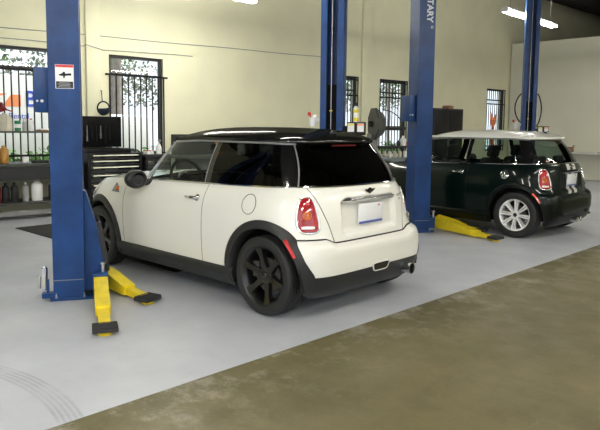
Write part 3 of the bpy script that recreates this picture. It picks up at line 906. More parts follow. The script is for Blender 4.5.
# ------------------------------------------------------------------ work bench under the first window
t = wall_thing('workbench', 'dark steel workbench with raised shelf under the barred window', 'workbench', 0, 0)
s0, s1 = .75, 2.92
m = MB(); m.box(((s0+s1)/2, -.345, .835), (s1-s0, .66, .045), bevel=.006); m.build('bench_top', M['grey_green'], t)
m = MB(); m.box(((s0+s1)/2, -.66, .71), (s1-s0-.02, .03, .20)); m.build('apron', M['black_matte'], t)
m = MB(); m.box(((s0+s1)/2, -.36, .245), (s1-s0-.04, .58, .03)); m.build('lower_shelf', M['grey_green'], t)
m = MB(); m.box(((s0+s1)/2, -.64, .10), (s1-s0-.04, .05, .07)); m.build('stretcher', M['grey'], t)
for a in (s0+.04, s1-.04):
    for y in (-.63, -.06):
        m = MB(); m.box((a, y, .41), (.055, .055, .82)); m.build('leg', M['black_matte'], t)
m = MB(); m.box(((s0+s1)/2, -.18, 1.335), (s1-s0, .26, .028)); m.build('raised_shelf', M['grey_green'], t)
for a in (s0+.03, s1-.03):
    m = MB(); m.box((a, -.10, 1.09), (.035, .035, .47)); m.build('upright', M['black_matte'], t)

def bottle(label, s_, y, z, h, r, mt, capm, name='bottle', shoulder=.72, handle=False, group=None, square=False):
    t = wall_thing(name, label, 'bottle', s_, y, z, group)
    m = MB()
    n = 4 if square else 20
    m.lathe([(0,0),(r*.95,0),(r,.01),(r,h*shoulder),(r*.75,h*(shoulder+.10)),(r*.34,h*.88),(r*.34,h*.92)], n=20, caps=True)
    if square:
        for v in m.bm.verts:
            v.co.x *= .72
            k = max(abs(v.co.x), abs(v.co.y)); 
    if handle: m.tube([(0, r*.3, h*.88),(0, r*.95, h*.86),(0, r*1.02, h*.70),(0, r*.98, h*.55)], r*.16, 8)
    m.build('bottle_body', mt, t)
    m = MB(); m.cyl((0,0,h*.90),(0,0,h),r*.40,n=16); m.build('cap', capm, t)
    return t
# on the raised shelf
zs = 1.350
t = wall_thing('jug', 'cream plastic jug with a dark red funnel in its neck on the raised shelf', 'jug', 1.90, -.18, zs)
m = MB(); m.lathe([(0,0),(.105,0),(.11,.01),(.11,.19),(.09,.23),(.035,.26),(.035,.28)], n=24); m.tube([(0,-.03,.25),(.0,-.105,.24),(0,-.12,.16),(0,-.108,.08)], .014, 8); m.build('jug_body', M['cream'], t)
tf = wall_thing('funnel', 'dark red funnel lying tipped on the cream jug at the window', 'funnel', 1.90, -.18, zs)
f = MB(); f.lathe([(.010,0),(.013,.09),(.085,.18),(.088,.20),(.082,.195),(.010,.10)], n=24)
for v in f.bm.verts: v.co = Vector((.12, 0, .305)) + Matrix.Rotation(math.radians(-72), 3, 'Y') @ v.co
f.build('funnel_cone', M['darkred'], tf)
t = wall_thing('can', 'green tin can beside the cream jug on the raised shelf', 'can', 2.085, -.20, zs)
m = MB(); m.lathe([(0,0),(.046,0),(.048,.004),(.047,.01),(.047,.155),(.048,.16),(.045,.164),(0,.164)], n=24); m.build('can_body', M['green_can'], t)
m = MB(); m.lathe([(.0475,.05),(.0482,.05),(.0482,.11),(.0475,.11)], n=24); m.build('can_label', M['white'], t)
t = wall_thing('can', 'grey aerosol can with cream cap between the green can and the red-capped bottle', 'can', 2.19, -.20, zs)
m = MB(); m.lathe([(0,0),(.034,0),(.034,.13),(.024,.15),(0,.15)], n=20); m.build('can_body', M['midgrey'], t)
m = MB(); m.lathe([(.022,.15),(.022,.20),(0,.205)], n=16); m.build('cap', M['cream'], t)
bottle('white bottle with red cap on the raised shelf', 2.29, -.20, zs, .20, .042, M['white'], M['red'])
t = wall_thing('paper_stack', 'low stack of papers on the raised shelf beside the blue post', 'paper', 2.53, -.19, zs)
m = MB(); m.box((0,0,.012), (.26,.18,.024), rz=.1); m.build('lower_sheets', M['brown'], t)
m = MB(); m.box((.01,.01,.032), (.22,.16,.014), rz=-.1); m.build('upper_sheets', M['white'], t)
# on the bench top
zb = .859
bottle('amber oil jug at the left end of the bench top', 1.66, -.42, zb, .29, .085, M['amber_oil'], M['black_matte'], name='oil_jug', handle=True)
bottle('amber oil jug with its shoulder against the first, nearer the wall', 1.82, -.36, zb, .27, .07, M['amber_oil'], M['amber_oil'], name='oil_jug', handle=True)
t = wall_thing('carton', 'small white carton on the bench top', 'box', 2.12, -.42, zb); m = MB(); m.box((0,0,.045), (.09,.06,.09), bevel=.004); m.build('carton_body', M['white'], t); m = MB(); m.box((0,0,.093), (.094,.064,.008), bevel=.002); m.build('flap', M['midgrey'], t)
t = wall_thing('rag', 'crumpled dark red rag on the bench top close to the blue post', 'rag', 2.62, -.36, zb)
m = MB(); rows = []
for i in range(15):
    row = []
    for j in range(15):
        x, y = lerp(-.14,.14,i/14), lerp(-.10,.10,j/14); e = max(0, 1-(x/.14)**4)*max(0, 1-(y/.10)**4)
        row.append((x, y, .004+e*(.035+.025*math.sin(x*42+y*20)*math.cos(y*50-x*13))))
    rows.append(row)
m.grid(rows); m.build('rag_cloth', M['darkred'], t)
t = wall_thing('tray', 'flat black parts tray on the bench top', 'tray', 2.30, -.54, zb)
m = MB(); m.box((0,0,.006),(.22,.16,.012)); 
for a, b, c, d in ((.105,0,.01,.16),(-.105,0,.01,.16),(0,.075,.22,.01),(0,-.075,.22,.01)): m.box((a,b,.02),(c,d,.03))
m.build('tray_body', M['black_matte'], t)
# on the lower shelf
zl = .261
bottle('white plastic jug with angled neck on the lower bench shelf', 2.27, -.45, zl, .34, .085, M['white'], M['midgrey'], name='jug', handle=True)
bottle('slim grey bottle left of the white jug on the lower shelf', 2.09, -.47, zl, .30, .048, M['midgrey'], M['white'])
for i, (s_, lab, mt) in enumerate(((1.56,'black bottle farthest left on the lower bench shelf',M['black_matte']),(1.68,'dark red bottle between two black ones on the lower shelf',M['darkred']),(1.80,'black bottle just right of the dark red one on the lower shelf',M['black_matte']),(1.93,'black bottle beside the slim grey bottle on the lower shelf',M['black_matte']),(2.50,'black bottle right of the white jug on the lower shelf',M['black_matte']))):
    bottle(lab, s_, -.46, zl, .30, .055, mt, M['black_matte'])

# stool whose pale bent leg shows at the edge
t = thing('stool', 'pale metal stool with bent legs standing in front of the bench', 'stool', (4.98, 1.28, 0), .3)
for k in range(4):
    a = PI/4+k*PI/2; c, s_ = math.cos(a), math.sin(a)
    m = MB(); m.tube([(.10*c,.10*s_,.46),(.17*c,.17*s_,.44),(.20*c,.20*s_,.36),(.235*c,.235*s_,.013)], .013, 8); m.build('leg', M['steel'], t)
m = MB(); m.lathe([(0,.455),(.16,.455),(.175,.47),(.17,.50),(0,.515)], n=28); m.build('seat', M['black_matte'], t)

m = MB(); m.box((4.74, .18, .006), (1.25, .66, .012), bevel=.004); tag(m.build('floor_mat', M['rubber']), 'black rubber mat lying before the workbench, beside the post', 'mat')
m = MB(); m.box((2.18, .01, .005), (1.10, .92, .010), bevel=.003); tag(m.build('drip_mat', M['black_matte']), 'black drip mat on the floor under the cream car', 'mat')
m = MB(); m.box((2.20, -4.82, .005), (1.10, 1.0, .010), bevel=.003); tag(m.build('drip_mat', M['black_matte']), 'black drip mat on the floor under the dark green car', 'mat')

# ------------------------------------------------------------------ tool chest and cart by the second window
M['lid_black'] = mat('lid_black', (.003,.003,.0035), .6, spec=.1)
t = wall_thing('tool_chest', 'black tool chest with open lid and three bright drawer pulls', 'tool chest', 3.49, -.45)
t.scale = (1,1,1.05)
m = MB(); m.box((0,0,.52), (.96,.48,.86), bevel=.01); m.build('cabinet', M['black'], t)
for k, (z, h) in enumerate(((.89,.075),(.80,.075),(.695,.10),(.56,.13),(.40,.15),(.22,.17))):
    m = MB(); m.box((0,-.245,z), (.88,.02,h), bevel=.004); d = m.build('drawer', M['black_gloss'], t)
    m = MB(); m.box((0,-.262,z+h*.28), (.80,.018,.016), bevel=.004); h_ = m.build('drawer_pull', M['pull'], d); h_['label'] = 'bright drawer pull'
m = MB(); m.box((-.10,.0,.985), (.76,.46,.07), bevel=.006); m.build('top_tray', M['black'], t)
m = MB(); m.box((-.10,.20,1.28), (.80,.05,.50), bevel=.006); m.build('lid', M['lid_black'], t)
for k in range(7):
    x = -.16-.24+k*.08; h = (.10,.16,.13,.18,.12,.2,.15)[k]
    m = MB(); m.cyl((x,.165,1.38),(x,.165,1.38-h),.007,.010); m.cyl((x,.165,1.38-h),(x,.165,1.36-h-.07),.014,.012); m.build('hung_tool', M['grey'] if k % 3 == 1 else M['black'], t)
for s_ in (-.42, .42):
    for y in (-.18, .18):
        m = MB(); m.cyl((s_-.015,y,.045),(s_+.015,y,.045),.045); m.build('caster', M['rubber'], t)
t = wall_thing('tool_cart', 'low black tool cart with odds and ends, beside the tool chest', 'tool cart', 4.28, -.48)
m = MB(); m.box((0,0,.50), (.50,.44,.82), bevel=.01); m.build('cart_body', M['black'], t)
m = MB(); m.box((0,0,.93), (.54,.48,.05), bevel=.008); m.build('top_tray', M['black_matte'], t)
for z in (.78,.60,.40):
    m = MB(); m.box((0,-.226,z),(.44,.02,.14),bevel=.004); m.build('drawer', M['black_gloss'], t)
for s_ in (-.2, .2):
    for y in (-.17,.17):
        m = MB(); m.cyl((s_-.012,y,.045),(s_+.012,y,.045),.045); m.build('caster', M['rubber'], t)
t = wall_thing('parts_box', 'small white and red box on the low tool cart', 'box', 4.18, -.52, .956); m = MB(); m.box((0,0,.03),(.16,.10,.06),rz=.3,bevel=.004); m.build('box_body', M['white'], t); m = MB(); m.box((0,0,.064),(.165,.105,.010),rz=.3,bevel=.003); m.build('box_lid', M['red'], t)
t = wall_thing('spray_bottle', 'pale spray bottle standing on the low tool cart', 'bottle', 4.42, -.45, .956); m = MB(); m.lathe([(0,0),(.05,0),(.052,.10),(.03,.16),(.014,.19),(.014,.22)],n=20); m.build('bottle_body', M['white'], t); m = MB(); m.box((0,-.02,.235),(.03,.09,.04),bevel=.008); m.build('trigger_head', M['midgrey'], t)

# long bench along the wall, seen through the cream car's windows
t = wall_thing('workbench', 'long dark workbench against the wall seen through the cream car side windows', 'workbench', 6.75, -.36)
m = MB(); m.box((0,0,.88), (3.7,.66,.05), bevel=.006); m.build('bench_top', M['grey_green'], t)
m = MB(); m.box((0,.28,1.10), (3.7,.05,.40)); m.build('back_board', M['black_matte'], t)
for x in (-1.2, 0, 1.2):
    m = MB(); m.box((x,0,.44),(1.15,.58,.82),bevel=.008); c_ = m.build('cupboard', M['black_matte'], t)
    m = MB(); m.box((x-.2,-.30,.60),(.03,.02,.16)); m.build('handle', M['steel'], c_)
bottle('orange bottle on the long dark bench, seen through the cream car front window', 5.72, -.45, .906, .38, .07, M['orange'], M['orange'])
bottle('white jug on the long dark bench, seen through the cream car front window', 6.25, -.45, .906, .26, .08, M['white'], M['midgrey'])
t = wall_thing('parts_box', 'grey metal box on the long dark bench, seen through the cream car front window', 'box', 6.75, -.42, .906)
m = MB(); m.box((0,0,.08),(.5,.25,.16),bevel=.006); m.build('box_body', M['steel'], t); m = MB(); m.box((0,0,.17),(.52,.27,.02),bevel=.004); m.build('box_lid', M['midgrey'], t)
# ------------------------------------------------------------------ two-post lifts
LH = 3.95
def lift_post(label, x, y, ang, right, arms, hoses=True, gusset=True):
    t = thing('lift_post', label, 'car lift', (x, y, 0), ang)
    inv = (Matrix.Translation((x, y, 0)) @ Matrix.Rotation(ang, 4, 'Z')).inverted()
    hw, hd = .138, .122
    o = [(-hw,-hd),(hw,-hd),(hw,hd),(hw-.075,hd),(hw-.075,hd-.03),(hw-.022,hd-.03),(hw-.022,-hd+.022),(-hw+.022,-hd+.022),(-hw+.022,hd-.03),(-hw+.075,hd-.03),(-hw+.075,hd),(-hw,hd)]
    m = MB(); m.prism(o, LH-.012, Matrix.Translation((0,0,.012))); up = m.build('upright', M['lift_blue'], t, angle=25)
    m = MB(); m.box((0,.02,.012), (.32,.34,.024), bevel=.005)
    bp = m.build('base_plate', M['lift_blue'], t)
    for bx, by in ((.150,-.10),(.150,.12),(-.150,-.10),(-.150,.12)):
        m = MB(); m.cyl((bx,by,.024),(bx,by,.036),.011,n=6); m.cyl((bx,by,.036),(bx,by,.060),.006,n=10); m.build('anchor_bolt', M['steel'], bp)
    # weld line band around the foot
    m = MB(); m.box((hw+.002,0,.17), (.004,2*hd-.01,.006)); m.build('weld_line', M['grey'], up)
    # inside: cable, guard and carriage
    m = MB(); m.cyl((.012,hd-.055,.3),(.012,hd-.055,LH-.1),.006); m.build('lift_cable', M['steel'], t)
    m = MB(); m.box((-.005,hd-.10,1.05), (.13,.05,1.85)); sl = m.build('slack_guard', M['lid_black'], t)
    if right:
        m = MB(); m.box((.012,hd-.048,1.66), (.035,.012,.014)); m.build('cable_clip', M['label_yellow'], t)
    m = MB()
    gm = Matrix.Translation((-.07,0,0)) @ Matrix(((0,0,1,0),(1,0,0,0),(0,1,0,0),(0,0,0,1)))
    if gusset: m.prism([(hd-.02,.06),(hd+.16,.06),(hd+.17,.20),(hd+.10,.62),(hd+.02,.90),(hd-.02,.92)], .14, gm)
    m.box((0,hd+(.13 if gusset else .05),.135),(.34 if gusset else .20,.12,.17), bevel=.008)
    ca = m.build('carriage', M['lift_blue'], t)
    m = MB()
    if gusset: m.box((0,hd+.152,.42),(.15,.035,.42), rot=Matrix.Rotation(math.radians(9.5),3,'X'), bevel=.006); m.build('door_guard', M['rubber'], ca)
    else: m.bm.free()
    for bx in (-.11, .11):
        by = hd+(.15 if gusset else .07); m = MB(); m.cyl((bx,by,.21),(bx,by,.285),.016); m.cyl((bx,by,.285),(bx,by,.30),.026,n=12); m.build('pivot_pin', M['steel'], ca)
    for root, tip, mid, padrot in arms:
        R, Tp = inv @ Vector((*root, .13)), inv @ Vector((*tip, .05))
        a_ang = math.atan2(Tp.y-R.y, Tp.x-R.x); L_ = math.hypot(Tp.x-R.x, Tp.y-R.y)
        A = Matrix.Translation((R.x, R.y, 0)) @ Matrix.Rotation(a_ang, 4, 'Z')
        m = MB(); sideM = A @ Matrix.Translation((0,.055,0)) @ Matrix.Rotation(PI/2,4,'X')
        m.prism([(-.06,.05),(L_*mid,.02),(L_*mid,.095),(L_*.25,.165),(-.06,.205)], .11, sideM)
        ar = m.build('arm', M['yellow'], t)
        m = MB(); m.prism([(L_*mid-.10,.03),(L_-.045,.018),(L_-.045,.062),(L_*mid-.10,.085)], .082, A @ Matrix.Translation((0,.041,0)) @ Matrix.Rotation(PI/2,4,'X')); m.build('arm_extension', M['yellow'], ar)
        m = MB(); m.cyl(A @ Vector((L_,0,.0)), A @ Vector((L_,0,.028)), .050, .050, n=20); m.box(A @ Vector((L_-.05,0,.028)), (.09,.10,.036), rz=a_ang, bevel=.006); ft = m.build('pad_foot', M['yellow'], ar)
        m = MB(); pa = a_ang+padrot
        m.box(A @ Vector((L_,0,.043)), (.150,.175,.030), rz=pa, bevel=.006)
        for k in range(6):
            v = A @ Vector((L_,0,.061)) + Matrix.Rotation(pa,3,'Z') @ Vector((-.06+k*.024,0,0)); m.box(v, (.012,.17,.008), rz=pa)
        m.build('rubber_pad', M['rubber'], ar)
    if not right:
        m = MB(); m.box((-.02,-hd-.055,1.735), (.24,.11,.36), bevel=.008); cb = m.build('control_box', M['lift_blue'], t)
        m = MB()
        m.cyl((.10,-hd-.05,1.645),(.112,-hd-.05,1.645),.012); m.cyl((.10,-hd-.085,1.645),(.112,-hd-.085,1.645),.009); m.build('push_buttons', M['steel'], cb)
        # hydraulic release cylinder at the foot
        m = MB(); m.box((.10,-hd-.04,.045),(.08,.10,.04)); m.box((.10,-hd-.045,.11),(.03,.02,.13)); m.build('release_bracket', M['lift_blue'], t)
        m = MB(); m.cyl((.10,-hd-.075,.10),(.09,-hd-.070,.27),.026); m.cyl((.09,-hd-.07,.27),(.088,-hd-.069,.285),.018); m.cyl((.08,-hd-.115,.10),(.08,-hd-.11,.20),.014); m.cyl((.10,-hd-.075,.085),(.10,-hd-.075,.10),.018); m.build('release_cylinder', M['chrome'], t)
    else:
        m = MB(); m.box((.22,0,1.55),(.05,.05,.12),bevel=.01); m.box((.165,0,1.55),(.08,.03,.03)); m.lathe([(0,-.06),(.035,-.06),(.042,-.03),(.042,.03),(.035,.05),(0,.06)], o=(.245,.02,1.53), n=18); va = m.build('air_valve', M['white'], t)
        m = MB(); m.lathe([(0,0),(.022,.004),(.024,.03),(.012,.045),(0,.046)], o=(.29,.02,1.60), n=16); m.cyl((.26,.02,1.57),(.29,.02,1.61),.008); m.build('valve_knob', M['red'], va)
        for nm, bx, lm in (('outlet_box',-.235,M['label_yellow']),('outlet_box',-.352,M['text_orange'])):
            m = MB(); m.box((bx,.02,1.460),(.108,.10,.135),bevel=.008); ob = m.build(nm, M['black_matte'], t)
            m = MB(); m.box((bx,.071,1.460),(.080,.004,.100)); m.build('outlet_label', M['white'], ob)
            m = MB(); m.box((bx,.0735,1.495),(.080,.002,.018)); m.build('label_header', lm, ob)
        m = MB(); m.box((-.25,-.04,1.385),(.30,.05,.03)); m.box((-.165,-.04,1.42),(.04,.05,.12)); m.build('outlet_bracket', M['black_matte'], t)
        for sx, z0_, z1_, bul in () if not hoses else ((1,2.12,1.60,.12),(-1,2.12,1.52,.085)):
            m = MB(); m.tube([(sx*(.155+bul*math.sin(PI*k/20)**.7), .05, lerp(z0_, z1_, k/20)) for k in range(21)], .013, 8); m.build('air_hose', M['rubber'], t)
    return t
TH1, TH2 = math.radians(150), math.radians(30)
P1 = lift_post('blue lift post with warning label, standing at the front flank of the cream car', 1.56, 1.60, TH1, False,
    [((1.34,1.44),(.46,1.895),.62,0),((1.62,1.26),(.905,1.26),.62,.25)])
P3 = lift_post('blue open-channel lift post standing behind the roof of the cream car', 1.50, -1.77, TH2, True, [], hoses=False)
P2 = lift_post('blue lift post with white lettering between the cream and green cars', 1.34, -3.48, TH1, False,
    [((1.13,-3.73),(.19,-3.56),.72,0),((1.18,-3.90),(.62,-4.02),.62,0)], gusset=False)
P4 = lift_post('blue open-channel lift post with hose loops behind the green car', 1.40, -7.27, TH2, True, [((1.20,-7.05),(.11,-7.04),.62,0)])
P4.scale = (.90, .90, 1)

# warning label on the near post
hw = .138
fm = Matrix(((0,0,1,hw+.0015),(1,0,0,0),(0,1,0,0),(0,0,0,1)))
def plate(nm, m_, par, y, z, w_, h, d=.002):
    m = MB(); m.box((hw+d, y, z), (.002, w_, h)); return m.build(nm, m_, par)
lb = plate('warning_label', M['white'], P1, .005, 1.842, .140, .192)
plate('label_header', M['red_refl'], lb, .005, 1.926, .136, .020, .0035); 
plate('label_text_block', M['black_matte'], lb, .005, 1.776, .130, .054, .0035)
m = MB()
m.prism([(-.045,1.880),(-.018,1.890),(-.008,1.903),(.004,1.900),(.006,1.888),(.050,1.892),(.052,1.874),(.016,1.872),(.004,1.868),(.0,1.852),(-.008,1.850),(-.010,1.868),(-.040,1.872)], .002, Matrix(((0,0,1,hw+.003),(1,0,0,.005),(0,1,0,-.022),(0,0,0,1))))
m.build('label_pictogram', M['black'], lb)
for k in range(4): plate('label_line', M['midgrey'], lb, .003, 1.759+k*.011, .10-.02*(k % 2), .004, .0045)
# vertical lettering on the second post, reading downwards
tm = Matrix.Translation((hw+.001, .03, 3.15)) @ Matrix(((0,0,1,0),(0,1,0,0),(-1,0,0,0),(0,0,0,1)))
text_mesh('lettering', 'ROTARY', .125, M['text_white'], P2, tm, .002, bold=.004)
m = MB(); m.lathe([(.012,-.002),(.018,-.002),(.018,.002),(.012,.002)], o=(hw+.001,.07,2.84), axis='X', n=16); m.build('trade_mark_ring', M['text_white'], P2)
# ------------------------------------------------------------------ machines between the posts and the far windows
t = thing('wheel_balancer', 'grey machine with octagonal hood and dark arm, behind the cream car roof', 'machine', (4.0, -6.05, 0), math.radians(-125))
m = MB(); m.box((0,.05,.45),(.55,.45,.90),bevel=.03); m.box((0,.16,1.10),(.20,.14,.5),bevel=.02); m.build('cabinet', M['grey'], t)
m = MB(); rows = []
for r_, d in ((.34,.02),(.345,-.02),(.20,-.20),(.17,-.21)):
    rows.append([(-.02+d*-1, r_*math.cos(a)*.95+.05, 1.54+r_*math.sin(a)) for a in [PI/8+2*PI*k/8 for k in range(9)]])
m.grid(rows); m.poly([rows[-1][k] for k in range(8)]); m.poly([rows[0][k] for k in range(8)][::-1]); m.build('hood', M['grey_green'], t, angle=15)
m = MB(); m.cyl((0,.05,1.54),(-.12,.05,1.54),.06); m.build('hood_hub', M['black_matte'], t)
m = MB(); m.tube([(.05,.0,1.46),(.4,.22,1.46),(.80,.48,1.46)], .045, 10); m.build('arm', M['black_matte'], t)
m = MB(); m.tube([(.15+.98*.42*math.sin(a), .0-.2*.42*math.sin(a), 1.44+.38*math.cos(a)) for a in [PI*k/20 for k in range(21)]], .010, 6); m.build('air_hose', M['rubber'], t)

t = thing('parts_rack', 'black two-tier parts rack below the far barred window', 'rack', (5.10, -8.15, 0), math.radians(-95))
for z in (1.02, .75, .40):
    m = MB(); m.box((0,0,z),(1.4,.34,.05 if z > 1 else .03)); m.build('shelf', M['black_matte'], t)
for x in (-.67,.67):
    for y in (-.15,.15):
        m = MB(); m.box((x,y,.51),(.035,.035,1.02)); m.build('leg', M['black_matte'], t)
rackM = Matrix.Translation((5.10,-8.15,0)) @ Matrix.Rotation(math.radians(-95),4,'Z')
def rk(x, y, z): return rackM @ Vector((x, y, z))
def rack_bottle(label, x, z, h, r, mt, cm, y=-.06, group=None):
    b = thing('bottle', label, 'bottle', rk(x,y,z), 0, group)
    m = MB(); m.lathe([(0,0),(r,0),(r,h*.7),(r*.4,h*.85),(r*.4,h*.9)],n=16); m.build('bottle_body', mt, b)
    m = MB(); m.cyl((0,0,h*.88),(0,0,h),r*.45,n=12); m.build('cap', cm, b)
rack_bottle('white jug standing on the black rack top', .42, 1.0455, .24, .075, M['white'], M['white'])
rack_bottle('small red bottle on the black rack top beside the white jug', .60, 1.0455, .12, .04, M['red'], M['red'])
rack_bottle('small black bottle on the black rack top', .26, 1.0455, .11, .04, M['black_matte'], M['black_matte'])
names = ['yellowish','pale green','white','yellowish','pale','greenish']
for k in range(6):
    rack_bottle('pale bottle on the middle tier of the black rack', -.45+k*.19, .7655, .19, .045, (M['cream'],M['cream'],M['white'])[k%3], M['grey'], group='pale bottles on the rack middle tier')

pb = P3.matrix_basis @ Vector((-.285,.02,1.529))
t = thing('bottle', 'tall yellow and white banded bottle standing on the outlet boxes of the open-channel post', 'bottle', pb, 0)
m = MB(); m.lathe([(0,0),(.030,0),(.030,.16),(.016,.19)],n=18); m.build('bottle_body', M['white'], t)
for z in (.03,.13):
    m = MB(); m.lathe([(.0305,z-.02),(.0315,z-.02),(.0315,z+.02),(.0305,z+.02)],n=18); m.build('yellow_band', M['label_yellow'], t)
m = MB(); m.lathe([(.017,.19),(.017,.23),(0,.235)],n=14); m.build('nozzle', M['dark_blue'], t)

t = thing('fan', 'small pale round fan on a stand beside the open-channel post', 'fan', (2.35,-2.85,0), math.radians(140))
m = MB(); m.lathe([(.0,-.02),(.02,-.03),(.09,-.02),(.105,0),(.09,.03),(.05,.05),(0,.05)], o=(0,0,1.50), axis='Y', n=24); m.build('fan_cage', M['midgrey'], t)
m = MB(); m.cyl((0,.03,.02),(0,.03,1.42),.012); m.lathe([(0,0),(.16,0),(.16,.018),(0,.03)],n=20); m.build('stand', M['black_matte'], t)

# ------------------------------------------------------------------ far corner
t = wall_thing('tool_cabinet', 'tall black tool cabinet against the wall behind the green car', 'cabinet', 12.95, -.36)
m = MB(); m.box((0,0,1.0),(1.30,.6,2.0),bevel=.01); m.build('cabinet_body', M['black_matte'], t)
for x in (-.32,.32):
    m = MB(); m.box((x,-.305,1.05),(.60,.02,1.8),bevel=.004); d = m.build('door', M['black'], t)
    m = MB(); m.box((x*.15,-.325,1.1),(.02,.02,.18)); m.build('handle', M['grey'], d)
t = wall_thing('carton', 'small reddish-brown carton on top of the tall black cabinet', 'box', 13.25, -.4, 2.0)
m = MB(); m.box((0,0,.045),(.30,.2,.09),rz=.2,bevel=.004); m.build('carton_body', M['brown'], t); m = MB(); m.box((0,-.0,.094),(.1,.2,.006),rz=.2); m.build('tape', M['orange'], t)

t = thing('transmission_jack', 'tall orange upright jack standing before the farthest window', 'jack', (4.80,-12.85,0), math.radians(40))
m = MB(); m.cyl((0,0,.1),(0,0,1.25),.06,n=20); m.cyl((0,0,1.25),(0,0,1.62),.045,n=16); m.build('cylinder', M['orange'], t)
m = MB(); m.prism([(-.05,1.58),(.05,1.58),(.09,1.84),(.06,1.95),(.03,1.82),(-.03,1.80),(-.07,1.90),(-.09,1.80)], .06, Matrix.Translation((0,.03,0)) @ Matrix.Rotation(PI/2,4,'X')); m.build('saddle', M['orange'], t)
for a in range(4):
    A = a*PI/2+PI/4
    m = MB(); m.box((.28*math.cos(A),.28*math.sin(A),.10),(.56,.06,.06),rz=A); m.cyl((.52*math.cos(A),.52*math.sin(A),0),(.52*math.cos(A),.52*math.sin(A),.08),.04); m.build('leg', M['orange'], t)

t = thing('counter', 'long wall counter along the pale low partition', 'counter', (1.3,-14.66,0), 0)
m = MB(); m.box((0,0,.80),(4.3,.60,.045),bevel=.006); m.build('countertop', M['lamp_metal'], t)
for x in (-1.9,-.6,.7,1.9):
    m = MB(); m.box((x,-.1,.39),(.05,.38,.78)); m.build('leg', M['partition'], t)
m = MB(); m.box((0,-.22,.40),(4.0,.03,.76)); m.build('back_panel', M['partition'], t)
t = thing('carton', 'brown open carton on the counter beside the green car tailgate', 'box', (3.22,-14.55,.8225), .15)
m = MB(); m.box((0,0,.08),(.20,.20,.16),bevel=.004); m.build('carton_body', M['brown'], t)
m = MB(); m.box((0,.0,.17),(.18,.18,.02)); m.build('contents', M['white'], t)
for k in range(2):
    m = MB(); m.box((-.105+.21*k,0,.175),(.008,.20,.07),rot=Matrix.Rotation((-.5 if k == 0 else .5),3,'Y')); m.build('flap', M['darkred'], t)
for x, lab, mt in ((2.30,'dark magazine lying on the counter',M['black_matte']),(1.95,'white papers lying on the counter beyond the magazine',M['white'])):
    m = MB(); m.box((x,-14.60,.829),(.30,.22,.012),rz=.2); tag(m.build('magazine' if mt is M['black_matte'] else 'papers', mt), lab, 'paper')

# ------------------------------------------------------------------ strip lamps
def strip(name_label, x, y, z, grp=None, power=78):
    t = thing('strip_lamp', name_label, 'ceiling lamp', (x,y,z), 0, grp)
    m = MB(); m.box((0,0,.050),(.07,2.34,.05),bevel=.008)
    for dy in (-1.16,1.16): m.box((0,dy,.01),(.13,.02,.06))
    m.build('batten', M['lamp_metal'], t)
    key = 'tube_%d' % power
    if key not in M: M[key] = mat(key, (1,1,1), .5, emit=((1.0,.965,.87), power*.58))
    for dx in (-.045,.045):
        m = MB(); m.cyl((dx,-1.15,-.005),(dx,1.15,-.005),.019,n=12); m.build('tube', M[key], t)
    for dy in (-.95,.95):
        m = MB(); m.cyl((0,dy,.07),(0,dy,CEIL-z),.006,n=6); m.build('hanger', M['grey'], t)
LZ = 3.58
strip('fluorescent strip lamp hung crossing behind the farthest post', 1.75, -8.02, 3.61, power=120)
strip('fluorescent strip lamp hung over the window wall, its end at the top edge', 4.56, -2.12, LZ, power=150)
for x, y, pw_ in ((1.5,-.35,78),(-.3,5.4,230),(-3.2,5.4,230),(-2.6,-2.6,110),(-2.6,1.8,110),(-2.6,-7.5,90),(-6.3,-2.6,90),(-6.3,2.5,110),(-6.3,-7.5,78),(.5,-12.2,100)):  # unseen lamps; those far left and by the partition added purely as fill
    strip('unseen fluorescent strip lamp added overhead to light the bays', x, y, LZ, 'unseen added strip lamps over the bays', power=pw_)

# ------------------------------------------------------------------ outside the windows
M['asphalt'] = mat('outside_paving', (.42,.41,.40), .9, vary=.1, vscale=.8)
m = MB(); m.box((24,-8,-.15),(30,60,.1)); 
g_ = m.build('ground_outside', M['asphalt']); struct(g_)
M['leaf'] = mat('hedge_leaf', (.10,.20,.05), .7, vary=.5, vscale=3)
M['bark'] = mat('bark', (.24,.21,.18), .9, vary=.25, vscale=5)
m = MB(); rnd = random.Random(3)
def leafblob(m, c, r, n, sz):
    for _ in range(n):
        v = Vector((rnd.gauss(0,1),rnd.gauss(0,1),rnd.gauss(0,1))).normalized()*rnd.random()**.4
        p = Vector(c)+Vector((v.x*r[0],v.y*r[1],v.z*r[2]))
        a = Vector((rnd.gauss(0,1),rnd.gauss(0,1),rnd.gauss(0,1))).normalized(); b = a.orthogonal().normalized()
        m.poly([p-a*sz, p-b*sz*.5, p+a*sz, p+b*sz*.5])
for k in range(40): leafblob(m, (13.2, 4-k*.75, .35), (.5,.55,.50), 130, .10)
h = m.build('hedge', M['leaf']); tag(h, 'low green hedge growing outside behind the barred windows', 'hedge'); h['kind'] = 'stuff'
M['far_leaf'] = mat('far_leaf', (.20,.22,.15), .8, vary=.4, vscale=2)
m = MB()
for k in range(46):
    leafblob(m, (35+rnd.random()*3, 2-1.45*k, 4.2+rnd.random()*1.6), (1.2,1.5,1.9), 150, .19)
h = m.build('treeline', M['far_leaf']); tag(h, 'hazy grey-green foliage of the distant treeline beyond the slim trees', 'treeline'); h['kind'] = 'stuff'
for i in range(24):
    x, y = 21+3.6*(i % 3)+rnd.random()*.5, 1.5-2.0*i+rnd.random()*.4
    t = thing('tree', 'pale slim tree in the row outside the barred windows', 'tree', (x,y,-.1), 0, 'trees in the row outside the windows')
    r_ = .12+.07*rnd.random()
    m = MB(); m.tube([(0,0,0),(.05,.02,1.2),(-.03,.05,2.4),(.08,0,3.6),(.0,.05,7.5)], r_, 10); m.build('trunk', M['bark'], t)
    m = MB(); leafblob(m, (0,0,6.6), (1.6,1.6,2.2), 330, .17); m.build('crown', M['leaf'], t)
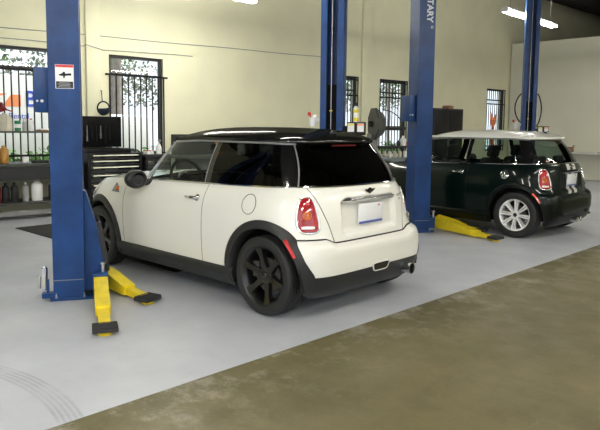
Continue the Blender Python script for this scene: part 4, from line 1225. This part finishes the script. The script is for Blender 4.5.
t = thing('box_truck', 'white box truck with orange and blue lettering parked outside the left window', 'truck', (15.0,-3.55,-.1), math.radians(180))
m = MB(); m.box((0,-.05,1.75),(2.2,4.5,2.3),bevel=.04); bx = m.build('cargo_box', M['white'], t)
m = MB(); m.box((0,3.1,1.15),(1.9,1.7,1.5),bevel=.15); m.build('cab', M['white'], t)
m = MB(); m.box((0,.5,.5),(1.2,6,.2)); m.build('chassis', M['black_matte'], t)
for sx in (-.85,.85):
    for sy in (3.2,-1.3):
        m = MB(); m.lathe([(0,-.12),(.28,-.12),(.40,-.12),(.42,-.09),(.42,.09),(.40,.12),(.28,.12),(0,.12)], o=(sx,sy,.42), axis='X', n=28); m.build('wheel', M['tyre'], t)
fmx = Matrix(((0,0,1,1.103),(1,0,0,0),(0,1,0,0),(0,0,0,1)))
m = MB(); m.prism([(-1.55,2.38),(-.72,2.38),(-.95,2.30),(-1.50,2.26)], .004, fmx); m.prism([(-.62,2.36),(-.36,2.36),(-.36,2.04),(-.86,2.04)], .004, fmx); m.build('orange_road_mark', M['text_orange'], bx)
text_mesh('lettering', 'Budget', .62, M['text_blue'], bx, fmx @ Matrix.Translation((-.26,2.24,.002)), .003, 'LEFT', .008)
text_mesh('lettering', 'Truck Rental', .22, M['text_blue'], bx, fmx @ Matrix.Translation((-1.3,1.78,.002)), .003, 'LEFT')
# ------------------------------------------------------------------ daylight and exposure
w = bpy.data.worlds.new('world'); SC.world = w; w.use_nodes = True
w.node_tree.nodes['Background'].inputs[0].default_value = (.84,.92,1,1); w.node_tree.nodes['Background'].inputs[1].default_value = 1.25
sl = bpy.data.lights.new('sun', 'SUN'); sl.energy = 4; sl.angle = .01; sl.color = (1,.96,.88)
so = bpy.data.objects.new('sun', sl); COL.objects.link(so); so.rotation_euler = (math.radians(35), math.radians(-18), 0)
SC.view_settings.view_transform = 'Standard'; SC.view_settings.look = 'None'; SC.view_settings.gamma = 1
SC.view_settings.exposure = .35; SC.view_settings.use_curve_mapping = False
